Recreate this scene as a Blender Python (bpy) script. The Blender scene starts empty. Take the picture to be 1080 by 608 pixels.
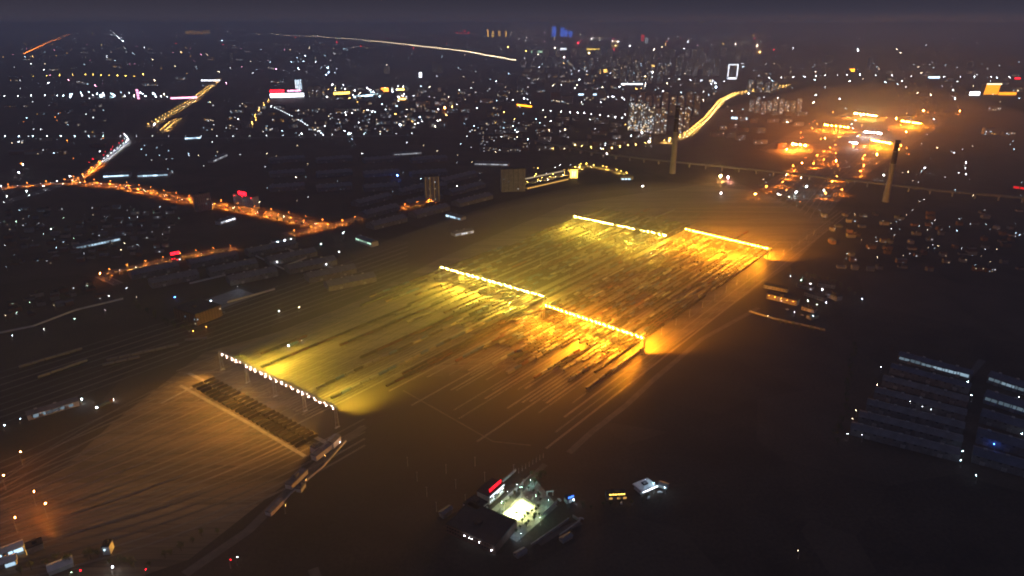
import bpy, math, random
from mathutils import Vector, Matrix
random.seed(7)
R = math.radians
sc = bpy.context.scene
COL = sc.collection

# ------------------------------------------------------------------ camera, sky, exposure
CAM_H = 400.0
FPX = 720.0                     # focal length in photo pixels (1080 wide)
HORIZON = 25.0
PITCH = math.atan((304 - HORIZON) / FPX)
cd = bpy.data.cameras.new("camera")
cam = bpy.data.objects.new("camera", cd)
COL.objects.link(cam)
cam.location = (0, 0, CAM_H)
cam.rotation_euler = (math.pi / 2 - PITCH, 0, 0)
cd.sensor_width = 36
cd.lens = 36 * FPX / 1080
cd.clip_start = 1
cd.clip_end = 120000
sc.camera = cam

w = bpy.data.worlds.new("World")
sc.world = w
w.use_nodes = True
nt = w.node_tree
for n in list(nt.nodes):
    nt.nodes.remove(n)
wo = nt.nodes.new("ShaderNodeOutputWorld")
b1 = nt.nodes.new("ShaderNodeBackground")       # the dim glow of a big city in the smog
b2 = nt.nodes.new("ShaderNodeBackground")       # what is left of the day sky, sun far below the horizon
add = nt.nodes.new("ShaderNodeAddShader")
sky = nt.nodes.new("ShaderNodeTexSky")
sky.sky_type = 'NISHITA'
sky.sun_disc = False
sky.sun_elevation = R(-6)
sky.sun_rotation = R(200)
b2.inputs[1].default_value = 0.05
nt.links.new(sky.outputs[0], b2.inputs[0])
tc = nt.nodes.new("ShaderNodeTexCoord")
sx = nt.nodes.new("ShaderNodeSeparateXYZ")
rp = nt.nodes.new("ShaderNodeValToRGB")
nt.links.new(tc.outputs['Generated'], sx.inputs[0])
nt.links.new(sx.outputs[2], rp.inputs[0])
nt.links.new(rp.outputs[0], b1.inputs[0])
els = rp.color_ramp.elements
els[0].position = 0.0
els[0].color = (0.052, 0.048, 0.073, 1)
els[1].position = 1.0
els[1].color = (0.072, 0.076, 0.124, 1)
e = els.new(0.04); e.color = (0.028, 0.026, 0.039, 1)
e = els.new(0.15); e.color = (0.072, 0.076, 0.124, 1)
b1.inputs[1].default_value = 1.0
nt.links.new(b1.outputs[0], add.inputs[0])
nt.links.new(b2.outputs[0], add.inputs[1])
nt.links.new(add.outputs[0], wo.inputs[0])

vs = sc.view_settings
vs.view_transform = 'Standard'
vs.look = 'None'
vs.exposure = 0.0
vs.gamma = 1.0
vs.use_curve_mapping = False
cy = sc.cycles
cy.use_denoising = True
cy.max_bounces = 3
cy.diffuse_bounces = 1
cy.glossy_bounces = 2
cy.transmission_bounces = 2
cy.volume_bounces = 0
cy.sample_clamp_indirect = 2.0
cy.use_light_tree = True
cy.pixel_filter_type = 'BLACKMAN_HARRIS'
cy.filter_width = 1.9
cy.use_adaptive_sampling = False


def P(x, y, h=0.0):
    """world point at height h that the photo shows at (x, y)"""
    u = (x - 540) / FPX
    v = (304 - y) / FPX
    dy = math.cos(PITCH) + v * math.sin(PITCH)
    dz = -math.sin(PITCH) + v * math.cos(PITCH)
    t = (h - CAM_H) / dz
    return Vector((t * u, t * dy, h))


# ------------------------------------------------------------------ materials
MATS = {}


def mat(name, col, rough=0.8, metal=0.0, var=0.35, scale=0.2, stretch=None, spec=0.3):
    if name in MATS:
        return MATS[name]
    m = bpy.data.materials.new(name)
    m.use_nodes = True
    t = m.node_tree
    p = t.nodes["Principled BSDF"]
    p.inputs["Roughness"].default_value = rough
    p.inputs["Metallic"].default_value = metal
    p.inputs["Specular IOR Level"].default_value = spec
    c = t.nodes.new("ShaderNodeTexCoord")
    mp = t.nodes.new("ShaderNodeMapping")
    if stretch:
        mp.inputs["Scale"].default_value = stretch
    nz = t.nodes.new("ShaderNodeTexNoise")
    nz.inputs["Scale"].default_value = scale
    nz.inputs["Detail"].default_value = 6
    nz.inputs["Roughness"].default_value = 0.65
    cr = t.nodes.new("ShaderNodeValToRGB")
    cr.color_ramp.elements[0].position = 0.3
    cr.color_ramp.elements[1].position = 0.7
    a = [max(0.001, x * (1 - var)) for x in col]
    b = [min(1, x * (1 + var)) for x in col]
    cr.color_ramp.elements[0].color = (*a, 1)
    cr.color_ramp.elements[1].color = (*b, 1)
    t.links.new(c.outputs["Object"], mp.inputs[0])
    t.links.new(mp.outputs[0], nz.inputs["Vector"])
    t.links.new(nz.outputs["Fac"], cr.inputs[0])
    t.links.new(cr.outputs[0], p.inputs["Base Color"])
    MATS[name] = m
    return m


def emis(name, col, strength, sample=False):
    if name in MATS:
        return MATS[name]
    m = bpy.data.materials.new(name)
    m.use_nodes = True
    t = m.node_tree
    for n in list(t.nodes):
        t.nodes.remove(n)
    o = t.nodes.new("ShaderNodeOutputMaterial")
    e_ = t.nodes.new("ShaderNodeEmission")
    e_.inputs[0].default_value = (*col, 1)
    e_.inputs[1].default_value = strength
    t.links.new(e_.outputs[0], o.inputs[0])
    m.cycles.emission_sampling = 'FRONT' if sample else 'NONE'
    MATS[name] = m
    return m


def volume_mat(name, col, dens, aniso=0.0):
    m = bpy.data.materials.new(name)
    m.use_nodes = True
    t = m.node_tree
    for n in list(t.nodes):
        t.nodes.remove(n)
    o = t.nodes.new("ShaderNodeOutputMaterial")
    v = t.nodes.new("ShaderNodeVolumePrincipled")
    v.inputs["Color"].default_value = (*col, 1)
    v.inputs["Density"].default_value = dens
    v.inputs["Anisotropy"].default_value = aniso
    t.links.new(v.outputs[0], o.inputs["Volume"])
    m.cycles.volume_sampling = 'MULTIPLE_IMPORTANCE'
    return m


def ground_mat(name, dark, light, cell, stretch=(1, 1, 1), rot=0.0, fine=0.3):
    m = bpy.data.materials.new(name)
    m.use_nodes = True
    t = m.node_tree
    p = t.nodes["Principled BSDF"]
    p.inputs["Roughness"].default_value = 0.9
    p.inputs["Specular IOR Level"].default_value = 0.15
    c = t.nodes.new("ShaderNodeTexCoord")
    mp = t.nodes.new("ShaderNodeMapping")
    mp.inputs["Rotation"].default_value = (0, 0, rot)
    mp.inputs["Scale"].default_value = stretch
    t.links.new(c.outputs["Object"], mp.inputs[0])
    v = t.nodes.new("ShaderNodeTexVoronoi")
    v.inputs["Scale"].default_value = 1.0 / cell
    n1 = t.nodes.new("ShaderNodeTexNoise")
    n1.inputs["Scale"].default_value = 0.02
    n1.inputs["Detail"].default_value = 8
    n2 = t.nodes.new("ShaderNodeTexNoise")
    n2.inputs["Scale"].default_value = fine
    n2.inputs["Detail"].default_value = 6
    for n in (v, n1, n2):
        t.links.new(mp.outputs[0], n.inputs["Vector"])
    mx = t.nodes.new("ShaderNodeMath"); mx.operation = 'MULTIPLY_ADD'
    mx.inputs[1].default_value = 0.35
    sp = t.nodes.new("ShaderNodeSeparateColor")
    t.links.new(v.outputs["Color"], sp.inputs[0])
    t.links.new(sp.outputs[0], mx.inputs[0])
    m2 = t.nodes.new("ShaderNodeMath"); m2.operation = 'MULTIPLY'
    t.links.new(n1.outputs["Fac"], m2.inputs[0]); t.links.new(n2.outputs["Fac"], m2.inputs[1])
    m3 = t.nodes.new("ShaderNodeMath"); m3.operation = 'MULTIPLY'; m3.inputs[1].default_value = 1.6
    t.links.new(m2.outputs[0], m3.inputs[0])
    t.links.new(m3.outputs[0], mx.inputs[2])
    cr = t.nodes.new("ShaderNodeValToRGB")
    cr.color_ramp.elements[0].position = 0.2
    cr.color_ramp.elements[1].position = 0.85
    cr.color_ramp.elements[0].color = (*dark, 1)
    cr.color_ramp.elements[1].color = (*light, 1)
    t.links.new(mx.outputs[0], cr.inputs[0])
    t.links.new(cr.outputs[0], p.inputs["Base Color"])
    return m


def painted_shade(m, c0, rad, rot):
    """missing light painted into the ground colour as dark soil, with a ragged rim"""
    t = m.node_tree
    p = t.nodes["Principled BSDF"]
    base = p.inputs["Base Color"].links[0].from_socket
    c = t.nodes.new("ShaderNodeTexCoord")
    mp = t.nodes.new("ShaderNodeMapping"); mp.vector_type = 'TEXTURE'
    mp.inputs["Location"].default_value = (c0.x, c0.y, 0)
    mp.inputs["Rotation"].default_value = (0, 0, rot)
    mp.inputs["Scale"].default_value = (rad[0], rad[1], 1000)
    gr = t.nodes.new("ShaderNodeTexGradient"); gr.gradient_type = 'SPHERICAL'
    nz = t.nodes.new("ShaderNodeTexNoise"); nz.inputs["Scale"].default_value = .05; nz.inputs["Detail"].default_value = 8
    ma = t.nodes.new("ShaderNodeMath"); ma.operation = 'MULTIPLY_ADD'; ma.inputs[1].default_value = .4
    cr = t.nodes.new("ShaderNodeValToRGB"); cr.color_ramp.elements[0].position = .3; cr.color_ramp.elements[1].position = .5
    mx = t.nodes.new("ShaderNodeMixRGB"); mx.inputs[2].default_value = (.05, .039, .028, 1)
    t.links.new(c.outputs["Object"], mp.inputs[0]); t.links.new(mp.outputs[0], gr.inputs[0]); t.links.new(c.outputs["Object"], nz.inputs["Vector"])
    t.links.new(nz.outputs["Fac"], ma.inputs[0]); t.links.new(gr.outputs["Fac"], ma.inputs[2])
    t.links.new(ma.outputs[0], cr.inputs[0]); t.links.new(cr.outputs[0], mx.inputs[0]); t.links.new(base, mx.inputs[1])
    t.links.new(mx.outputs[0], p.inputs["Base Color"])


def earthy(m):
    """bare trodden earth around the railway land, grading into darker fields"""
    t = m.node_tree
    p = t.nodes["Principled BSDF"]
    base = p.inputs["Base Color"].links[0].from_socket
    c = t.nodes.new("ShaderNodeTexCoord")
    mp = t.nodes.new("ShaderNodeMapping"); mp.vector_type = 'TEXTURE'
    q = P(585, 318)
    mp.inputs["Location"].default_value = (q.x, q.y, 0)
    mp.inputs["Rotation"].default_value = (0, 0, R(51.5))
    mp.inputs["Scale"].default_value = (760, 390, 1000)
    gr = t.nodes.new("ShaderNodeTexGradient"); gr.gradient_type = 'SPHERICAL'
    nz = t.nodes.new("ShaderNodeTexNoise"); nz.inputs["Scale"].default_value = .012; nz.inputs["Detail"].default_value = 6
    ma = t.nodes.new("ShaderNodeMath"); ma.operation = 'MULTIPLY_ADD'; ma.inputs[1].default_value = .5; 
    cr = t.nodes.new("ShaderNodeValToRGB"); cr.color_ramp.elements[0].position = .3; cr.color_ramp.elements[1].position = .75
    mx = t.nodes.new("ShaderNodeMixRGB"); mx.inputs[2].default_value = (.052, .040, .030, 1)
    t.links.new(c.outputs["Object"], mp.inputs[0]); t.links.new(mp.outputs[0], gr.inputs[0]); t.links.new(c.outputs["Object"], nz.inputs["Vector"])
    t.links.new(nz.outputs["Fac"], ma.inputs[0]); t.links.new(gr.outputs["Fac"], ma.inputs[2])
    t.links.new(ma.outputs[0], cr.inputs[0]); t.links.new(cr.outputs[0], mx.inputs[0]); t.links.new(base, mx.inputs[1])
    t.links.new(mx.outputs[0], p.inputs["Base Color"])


# surfaces
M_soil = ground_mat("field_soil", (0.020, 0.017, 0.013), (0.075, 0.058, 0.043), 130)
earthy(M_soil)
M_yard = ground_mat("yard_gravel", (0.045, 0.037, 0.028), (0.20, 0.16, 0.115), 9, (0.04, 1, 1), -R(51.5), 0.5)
painted_shade(M_yard, P(490, 446), (270, 150), R(10))  # near end of the right field, darkened in colour where little lamp light reaches
M_asph = mat("asphalt", (0.07, 0.068, 0.065), 0.75, scale=0.05)
M_conc = mat("concrete", (0.27, 0.26, 0.24), 0.8, scale=0.1)
M_pave = mat("paving", (0.2, 0.19, 0.18), 0.8, scale=0.2)
M_track = mat("dirt_road", (0.11, 0.095, 0.08), 0.9, scale=0.1)
M_ball = mat("ballast", (0.085, 0.075, 0.062), 0.9, scale=0.6)
M_ball2 = mat("ballast_rusty", (0.13, 0.1, 0.07), 0.9, scale=0.6)
M_ball3 = mat("ballast_oily", (0.03, 0.027, 0.022), 0.8, scale=0.6)
M_rail = mat("rail_steel", (0.5, 0.46, 0.4), 0.3, 1.0, var=0.3, scale=0.05)
M_paint = mat("road_paint", (0.75, 0.75, 0.72), 0.6, var=0.15)
M_steel = mat("galvanised_steel", (0.35, 0.36, 0.37), 0.5, 0.6, var=0.2)
M_dark = mat("dark_metal", (0.03, 0.03, 0.032), 0.6, var=0.3)
M_coal = mat("coal_load", (0.014, 0.014, 0.014), 0.95, var=0.6, scale=1.5)
M_wag = mat("wagon_black", (0.022, 0.02, 0.019), 0.7, var=0.5, scale=0.5)
M_wagr = mat("wagon_rust", (0.085, 0.035, 0.018), 0.75, var=0.5, scale=0.5)
M_wagg = mat("wagon_tarpaulin", (0.15, 0.145, 0.135), 0.6, var=0.3, scale=0.5)
M_tank = mat("tank_grey", (0.13, 0.13, 0.13), 0.45, 0.3, var=0.4, scale=0.5)
M_cblue = mat("container_blue", (0.03, 0.07, 0.16), 0.6, var=0.3)
M_cred = mat("container_red", (0.13, 0.035, 0.02), 0.6, var=0.3)
M_cwht = mat("container_white", (0.3, 0.3, 0.28), 0.5, var=0.2)
M_wall = mat("rendered_wall", (0.26, 0.24, 0.21), 0.85, scale=0.15)
M_wall2 = mat("brick_wall", (0.13, 0.075, 0.055), 0.85, scale=0.3)
M_wall3 = mat("grey_wall", (0.15, 0.15, 0.155), 0.85, scale=0.15)
M_wallw = mat("pale_wall", (0.5, 0.49, 0.46), 0.8, scale=0.1, var=0.15)
M_roofd = mat("bitumen_roof", (0.035, 0.035, 0.038), 0.85, scale=0.2)
M_roofm = mat("metal_roof", (0.11, 0.115, 0.13), 0.6, 0.1, scale=0.15)
M_roofb = mat("blue_metal_roof", (0.065, 0.08, 0.12), 0.55, 0.1, scale=0.15)
M_tile = mat("clay_tile_roof", (0.09, 0.045, 0.03), 0.85, scale=0.4)
M_glass = mat("dark_glass", (0.02, 0.024, 0.03), 0.15, var=0.2, spec=0.6)
M_bark = mat("bark", (0.06, 0.045, 0.03), 0.9, scale=2)
M_leaf = mat("leaf_dark", (0.035, 0.055, 0.02), 0.7, var=0.5, scale=0.6)
M_leaf2 = mat("leaf_mid", (0.06, 0.085, 0.03), 0.7, var=0.5, scale=0.6)
M_tyre = mat("tyre", (0.02, 0.02, 0.02), 0.8)
M_carw = mat("car_white", (0.6, 0.6, 0.6), 0.35, var=0.05)
M_card = mat("car_dark", (0.03, 0.03, 0.035), 0.3, var=0.1)
M_cars = mat("car_silver", (0.3, 0.31, 0.32), 0.3, 0.5, var=0.1)
M_turf = mat("court_surface", (0.34, 0.38, 0.3), 0.8, var=0.12, scale=0.2)
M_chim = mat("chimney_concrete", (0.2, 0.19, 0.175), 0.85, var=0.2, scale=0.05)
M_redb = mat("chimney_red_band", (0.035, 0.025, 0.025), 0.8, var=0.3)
# lights
COLS = dict(sodium=(1.0, 0.25, 0.025), amber=(1.0, 0.52, 0.11), yellow=(1.0, 0.60, 0.09), white=(0.85, 0.90, 1.0),
            cool=(0.55, 0.80, 1.0), green=(0.6, 1.0, 0.75), teal=(0.4, 1.0, 0.85), red=(1.0, 0.008, 0.02), blue=(0.05, 0.18, 1.0),
            pink=(1.0, 0.35, 0.6), warm=(1.0, 0.78, 0.5), gold=(1.0, 0.33, 0.012))


def lampmat(kind, s, sample=True):
    return emis("glow_%s_%g%s" % (kind, s, "" if sample else "_n"), COLS[kind], s, sample)


# ------------------------------------------------------------------ mesh helpers
class MB:
    def __init__(self):
        self.v = []; self.f = []; self.m = []

    def add(self, vs_, fs, mi=0):
        k = len(self.v)
        self.v += [tuple(p) for p in vs_]
        self.f += [tuple(i + k for i in f) for f in fs]
        self.m += [mi] * len(fs)
        return self

    def box(self, x0, y0, z0, x1, y1, z1, mi=0):
        return self.add([(x0, y0, z0), (x1, y0, z0), (x1, y1, z0), (x0, y1, z0), (x0, y0, z1), (x1, y0, z1), (x1, y1, z1), (x0, y1, z1)],
                        [(0, 3, 2, 1), (4, 5, 6, 7), (0, 1, 5, 4), (1, 2, 6, 5), (2, 3, 7, 6), (3, 0, 4, 7)], mi)

    def bar(self, a, b, r, mi=0, n=6, r2=None):
        a = Vector(a); b = Vector(b); r2 = r if r2 is None else r2
        d = (b - a).normalized()
        s = d.orthogonal().normalized(); t = d.cross(s)
        vs_ = []
        for c, rr in ((a, r), (b, r2)):
            for k in range(n):
                q = 2 * math.pi * k / n
                vs_.append(c + (s * math.cos(q) + t * math.sin(q)) * rr)
        fs = [(k, (k + 1) % n, n + (k + 1) % n, n + k) for k in range(n)]
        fs += [tuple(range(n - 1, -1, -1)), tuple(range(n, 2 * n))]
        return self.add(vs_, fs, mi)

    def bulb(self, c, r, mi=0):
        x, y, z = c
        return self.add([(x + r, y, z), (x, y + r, z), (x - r, y, z), (x, y - r, z), (x, y, z + r), (x, y, z - r)],
                        [(0, 1, 4), (1, 2, 4), (2, 3, 4), (3, 0, 4), (1, 0, 5), (2, 1, 5), (3, 2, 5), (0, 3, 5)], mi)

    def mesh(self, name, mats):
        me = bpy.data.meshes.new(name)
        me.from_pydata(self.v, [], self.f)
        for m in (mats if isinstance(mats, (list, tuple)) else [mats]):
            me.materials.append(m)
        me.polygons.foreach_set("material_index", self.m)
        me.update()
        return me

    def build(self, name, mats, parent=None, loc=None, rotz=0.0):
        return link(name, self.mesh(name, mats), parent, loc, rotz)


def link(name, data, parent=None, loc=None, rotz=0.0):
    o = bpy.data.objects.new(name, data)
    COL.objects.link(o)
    if parent:
        o.parent = parent
    if loc is not None:
        o.location = loc
    if rotz:
        o.rotation_euler = (0, 0, rotz)
    return o


LABELS = {}


def tag(o, label=None, cat=None, group=None, kind=None):
    if label:
        o["label"] = label
        LABELS[label] = LABELS.get(label, 0) + 1
    if cat: o["category"] = cat
    if group: o["group"] = group
    if kind: o["kind"] = kind
    return o


def thing(name, label, cat, loc, rotz=0.0, group=None):
    return tag(link(name, None, None, loc, rotz), label, cat, group)


ONES = ["", "first", "second", "third", "fourth", "fifth", "sixth", "seventh", "eighth", "ninth", "tenth", "eleventh", "twelfth",
        "thirteenth", "fourteenth", "fifteenth", "sixteenth", "seventeenth", "eighteenth", "nineteenth"]
TENS = {2: ("twenty", "twentieth"), 3: ("thirty", "thirtieth"), 4: ("forty", "fortieth"), 5: ("fifty", "fiftieth"), 6: ("sixty", "sixtieth"),
        7: ("seventy", "seventieth"), 8: ("eighty", "eightieth"), 9: ("ninety", "ninetieth")}


def nth(n):
    if n >= 100: return "hundred-and-" + nth(n - 100) if n > 100 else "hundredth"
    if n < 20: return ONES[n]
    t, o = divmod(n, 10)
    return TENS[t][1] if o == 0 else TENS[t][0] + "-" + ONES[o]


def frame(a, b, h=0.0):
    """ground line from photo point a to b -> location, heading, length (local x along it, local y away from the camera)"""
    A = P(*a); B = P(*b)
    d = B - A
    return A, math.atan2(d.y, d.x), d.length


def polyline(pts):
    return [P(*p) for p in pts]


def walk(pl, step, start=0.0):
    """points every step metres along a polyline, with the direction"""
    out = []
    need = start
    for a, b in zip(pl, pl[1:]):
        L = (b - a).length
        d = (b - a) / L
        while need <= L:
            out.append((a + d * need, d))
            need += step
        need -= L
    return out


def ribbon(name, pl, width, z, m, kind="structure", parent=None, off=0.0):
    n = len(pl)
    vs_ = []
    for i, p in enumerate(pl):
        d = (pl[min(i + 1, n - 1)] - pl[max(i - 1, 0)]).normalized()
        s = Vector((d.y, -d.x, 0))
        vs_ += [(p.x + s.x * (off - width / 2), p.y + s.y * (off - width / 2), z), (p.x + s.x * (off + width / 2), p.y + s.y * (off + width / 2), z)]
    mb = MB().add(vs_, [(2 * i, 2 * i + 1, 2 * i + 3, 2 * i + 2) for i in range(n - 1)])
    o = mb.build(name, m, parent)
    if kind: o["kind"] = kind
    return o


# ------------------------------------------------------------------ ground and air
S = 36000
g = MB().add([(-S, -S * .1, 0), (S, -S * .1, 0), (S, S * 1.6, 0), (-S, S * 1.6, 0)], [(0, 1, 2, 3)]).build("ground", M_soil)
tag(g, kind="structure")
HZ = volume_mat("haze_air", (0.82, 0.87, 1.0), 1.2e-4, 0.0)
hz = MB().box(-S - 200, -S * .1 - 200, -1, S + 200, S * 1.6 + 200, 430).build("haze", HZ)
tag(hz, kind="stuff")


def smog(cx, cy_, rx, ry, rz, rot, dens, col=(0.9, 0.86, 0.8)):
    """a low flattened bank of smoky air, thinning to nothing at its rim"""
    mb = MB()
    n, k = 64, 16
    vs_ = []
    for j in range(k):
        a = 1 - j / k
        for i in range(n):
            q = 2 * math.pi * i / n
            vs_.append((rx * a * math.cos(q), ry * a * math.sin(q), 0.6 + rz * (1 - a * a) ** 2))
    vs_.append((0, 0, 0.6 + rz))
    fs = [(j * n + i, j * n + (i + 1) % n, (j + 1) * n + (i + 1) % n, (j + 1) * n + i) for j in range(k - 1) for i in range(n)]
    fs += [((k - 1) * n + i, (k - 1) * n + (i + 1) % n, k * n) for i in range(n)]
    fs += [tuple(range(n - 1, -1, -1))]
    mb.add(vs_, fs)
    o = mb.build("smoke_haze", volume_mat("yard_smoke", col, dens), None, (cx, cy_, 0), rot)
    tag(o, kind="stuff")
    return o


UA = R(51.5)
U = Vector((math.cos(UA), math.sin(UA), 0))
V = Vector((math.sin(UA), -math.cos(UA), 0))
c = P(615, 310)
smog(c.x, c.y, 1000, 520, 150, UA, 3.2e-4)
c = P(915, 145)
smog(c.x, c.y, 1500, 900, 190, UA, 2.4e-4, (0.95, .8, .65))
c = P(640, 84)
smog(c.x, c.y, 4200, 2300, 300, 0, 1.1e-4, (.85, .88, 1.0))

# ------------------------------------------------------------------ yard surface and service roads
yard = [(-60, 560), (60, 500), (120, 445), (215, 372), (330, 340), (470, 270), (600, 215), (770, 190), (880, 235), (840, 275), (700, 372), (612, 470), (540, 520),
        (560, 478), (470, 420), (425, 414), (352, 470), (200, 590), (60, 640), (-60, 640)]
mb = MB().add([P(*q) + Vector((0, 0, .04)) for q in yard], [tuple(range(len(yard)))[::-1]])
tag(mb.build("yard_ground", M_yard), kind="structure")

BR1 = ((232, 372), (353, 430))
for q, wd in ((((199, 394), (272, 431), (345, 468)), 5), (((190, 407), (266, 449), (322, 482)), 4), (((170, 426), (214, 403)), 3)):
    tag(ribbon("service_path", polyline(q), wd, .42, M_conc), kind="structure")
for q, wd in ((((195, 606), (262, 560), (300, 522), (345, 480), (384, 450)), 9), (((330, 600), (345, 640)), 8),
              (((600, 478), (625, 455), (660, 428), (690, 400), (740, 358), (800, 325)), 7), (((568, 574), (590, 560), (613, 551)), 6),
              (((470, 272), (500, 258), (545, 240)), 8), (((425, 412), (520, 466), (560, 470)), 2)):
    ribbon("service_road", polyline(q), wd, .1, M_track)

# ------------------------------------------------------------------ railway tracks


def track(pl, z=.1):
    o = ribbon("railway_track", pl, 3.1, z + .1, random.choice((M_ball, M_ball, M_ball2, M_ball3, M_ball3)))
    for s_ in (-.72, .72):
        ribbon("rail", pl, .22, z + .28, M_rail, None, o, s_)
    return o


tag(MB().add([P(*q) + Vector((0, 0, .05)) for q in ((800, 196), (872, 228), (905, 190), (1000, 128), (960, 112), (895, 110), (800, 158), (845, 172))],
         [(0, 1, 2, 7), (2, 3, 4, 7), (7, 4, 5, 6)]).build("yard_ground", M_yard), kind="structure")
A1 = P(353, 436)
n_left = 40
for i in range(n_left):
    v = -232 + i * 5.6
    a = A1 + V * v + U * (-25 if i % 3 else -60)
    b = A1 + V * v + U * (980 + 70 * math.sin(i * 1.7))
    track([a, b])
A3 = P(679, 362)
for i in range(32):
    v = -176 + i * 5.5
    near = -215 - 55 * math.sin(i * 2.3) - 45 * math.sin(i * .7 + 1)
    a = A3 + V * v + U * near
    b = A3 + V * v + U * (560 + 50 * math.sin(i * 2.1))
    track([a, b])
for i in range(4):                                   # running lines along the right edge
    v = 12 + i * 9.5
    track([A3 + V * v + U * (-190 - 30 * i), A3 + V * v + U * 900])
for i in range(9):                                   # lines on the left of the yard
    a = P(-20, 455 - 7 * i); b = P(235, 362 - 5 * i); c_ = P(430, 292 - 4.5 * i)
    track([a, b, c_])


def bez(p0, p1, p2, p3, n=14):
    out = []
    for i in range(n + 1):
        t = i / n
        out.append(p0 * (1 - t) ** 3 + p1 * 3 * t * (1 - t) ** 2 + p2 * 3 * t * t * (1 - t) + p3 * t ** 3)
    return out


for i in range(10):                                  # lines on to the farther yard
    track([P(812 + 6.0 * i, 212 + 2.6 * i), P(850 + 4.4 * i, 183 + 1.2 * i), P(868 + 10 * i, 150), P(905 + 9 * i, 121)])
for i in range(26):                                  # the throat: tracks fanning in from the lower left
    t = i / 25
    e0 = P(196 + t * 132, 398 + t * 68)
    s0 = P(-40, 500 + 105 * t ** 1.2) if i % 2 else P(-40, 530 + 60 * t)
    dd = U * 90
    track(bez(s0, s0 + (P(60, 470 + 85 * t) - s0) * .6, e0 - U * (90 + 40 * (i % 3)), e0))
for i in range(5):                                   # lines sweeping past under the yard
    track(bez(P(-40, 590 + 9 * i), P(80, 560 + 9 * i), P(200, 545 + 9 * i), P(385, 442 + 7 * i)))

# ------------------------------------------------------------------ floodlight bridges over the yard
FL_MESH = {}


def flood_meshes(kind, s, r):
    k = (kind, s, r)
    if k not in FL_MESH:
        hb = MB().box(-.55, -.4, -.1, .55, .4, .35).bar((0, 0, .35), (0, 0, 1.2), .09)
        FL_MESH[k] = (hb.mesh("floodlight", M_dark), MB().bulb((0, 0, -.15 - r), r).mesh("lens", lampmat(kind, s)))
    return FL_MESH[k]


def wide(kind, W, idx, tilt=58, ang=110):
    """floods among the lamps of a bridge, aimed outwards along the tracks on both sides"""
    d_ = {}
    for j, i in enumerate(idx):
        d_[i] = (kind, W * random.uniform(.6, 1.5), tilt + random.uniform(-6, 6), ang, 1 if j % 2 else -1)
    return d_


def light_bridge(label, a, b, n, kind, s, r=.6, h=24, posts=5, gaps=(), spots=(), group="floodlight bridges across the yard"):
    A = P(*a, h); B = P(*b, h)
    d = B - A
    L = d.length
    rz = math.atan2(d.y, d.x)
    t = thing("light_bridge", label, "light bridge", (A.x, A.y, 0), rz, group)
    tr = MB()
    for y in (-1, 1):
        for z in (h + .6, h + 2.6):
            tr.bar((-2, y, z), (L + 2, y, z), .14, n=4)
    m = max(4, int(L / 4))
    for i in range(m):
        x0 = -2 + (L + 4) * i / m; x1 = -2 + (L + 4) * (i + 1) / m
        for y in (-1, 1):
            tr.bar((x0, y, h + .6 + 2 * (i % 2)), (x1, y, h + 2.6 - 2 * (i % 2)), .08, n=4)
        tr.bar((x0, -1, h + .6), (x0, 1, h + .6), .08, n=4)
    tr.build("truss", M_steel, t)
    MB().box(-2, -.6, h + .66, L + 2, .6, h + .72).build("walkway", M_steel, t)
    for i in range(posts):
        x = -1 + (L + 2) * i / (posts - 1)
        mb = MB()
        for y in (-2.2, 2.2):
            mb.bar((x, y, 0), (x, y * .45, h + .6), .32, n=6)
        for z in (6, 12, 18):
            q = 2.2 - 1.2 * z / h
            mb.bar((x, -q, z), (x, q, z), .12, n=4)
        mb.box(x - 1, -3, 0, x + 1, 3, .6)
        mb.build("post", M_steel, t)
    fm, lm = flood_meshes(kind, s, r)
    for i in range(n):
        if i in gaps: continue
        x = L * (i + .5 + .25 * math.sin(i * 5.3)) / n
        f = link("floodlight", fm, t, (x, -1.3 if i % 2 else 1.3, h - .5))
        link("lens", lm, f)
        if i in spots:
            k, W, tilt, ang, side = spots[i]
            ld = bpy.data.lights.new("floodlight_beam", 'SPOT')
            ld.energy = W; ld.color = COLS[k]; ld.spot_size = R(ang); ld.spot_blend = .9; ld.shadow_soft_size = .5
            lo = link("floodlight_beam", ld, f, (0, side * 1.2, -1.5))
            lo.rotation_euler = (R(tilt) * side, 0, 0)
    return t


G1 = (1.0, .72, .06)
COLS['ochre'] = (1.0, .44, .055)
COLS['rose'] = (1.0, 0.62, 0.5)
COLS['lime'] = (1.0, 0.70, 0.05)
sp = {}
for i, W in ((1, 3e5), (3, 6e5), (6, 1.3e6), (8, 1.4e6), (11, 9e5), (14, 4e5), (17, 5e5), (19, 1.0e6), (22, 7e5), (25, 5e5), (28, 1.0e6), (30, 3e5)):
    sp[i] = ('lime', W * 2.3, 68, 46, 1)
for i, W in ((0, 2e5), (4, 3e5), (7, 3.5e5), (10, 3e5), (13, 4e5), (16, 3e5), (20, 4e5), (24, 4e5), (29, 5e5)):
    sp[i] = ('ochre', W * 1.7, 69, 70, -1)
light_bridge("nearest floodlight bridge with a row of separate pinkish white lamps above the yellow green yard", (232, 372), (353, 430), 44, 'rose', 170, .5, spots={int(i * 1.42): q for i, q in sp.items()}, gaps=(9, 26, 38))
light_bridge("yellow floodlight bridge over the middle of the left track field", (464, 281), (573, 312), 38, 'yellow', 1900, .5, spots=wide('lime', 1.0e6, range(4, 38, 3), 64))
light_bridge("brightest orange floodlight bridge over the middle of the right track field", (574, 321), (679, 356), 46, 'gold', 2000, .6, spots=wide('gold', 1.8e6, range(0, 46, 4)))
light_bridge("farthest yellow floodlight bridge with gaps over the left track field", (605, 228), (703, 248), 38, 'yellow', 1900, .5, spots=wide('lime', 1.3e6, range(0, 38, 3)), gaps=(7, 17, 18, 26, 27, 31, 34))
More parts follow.
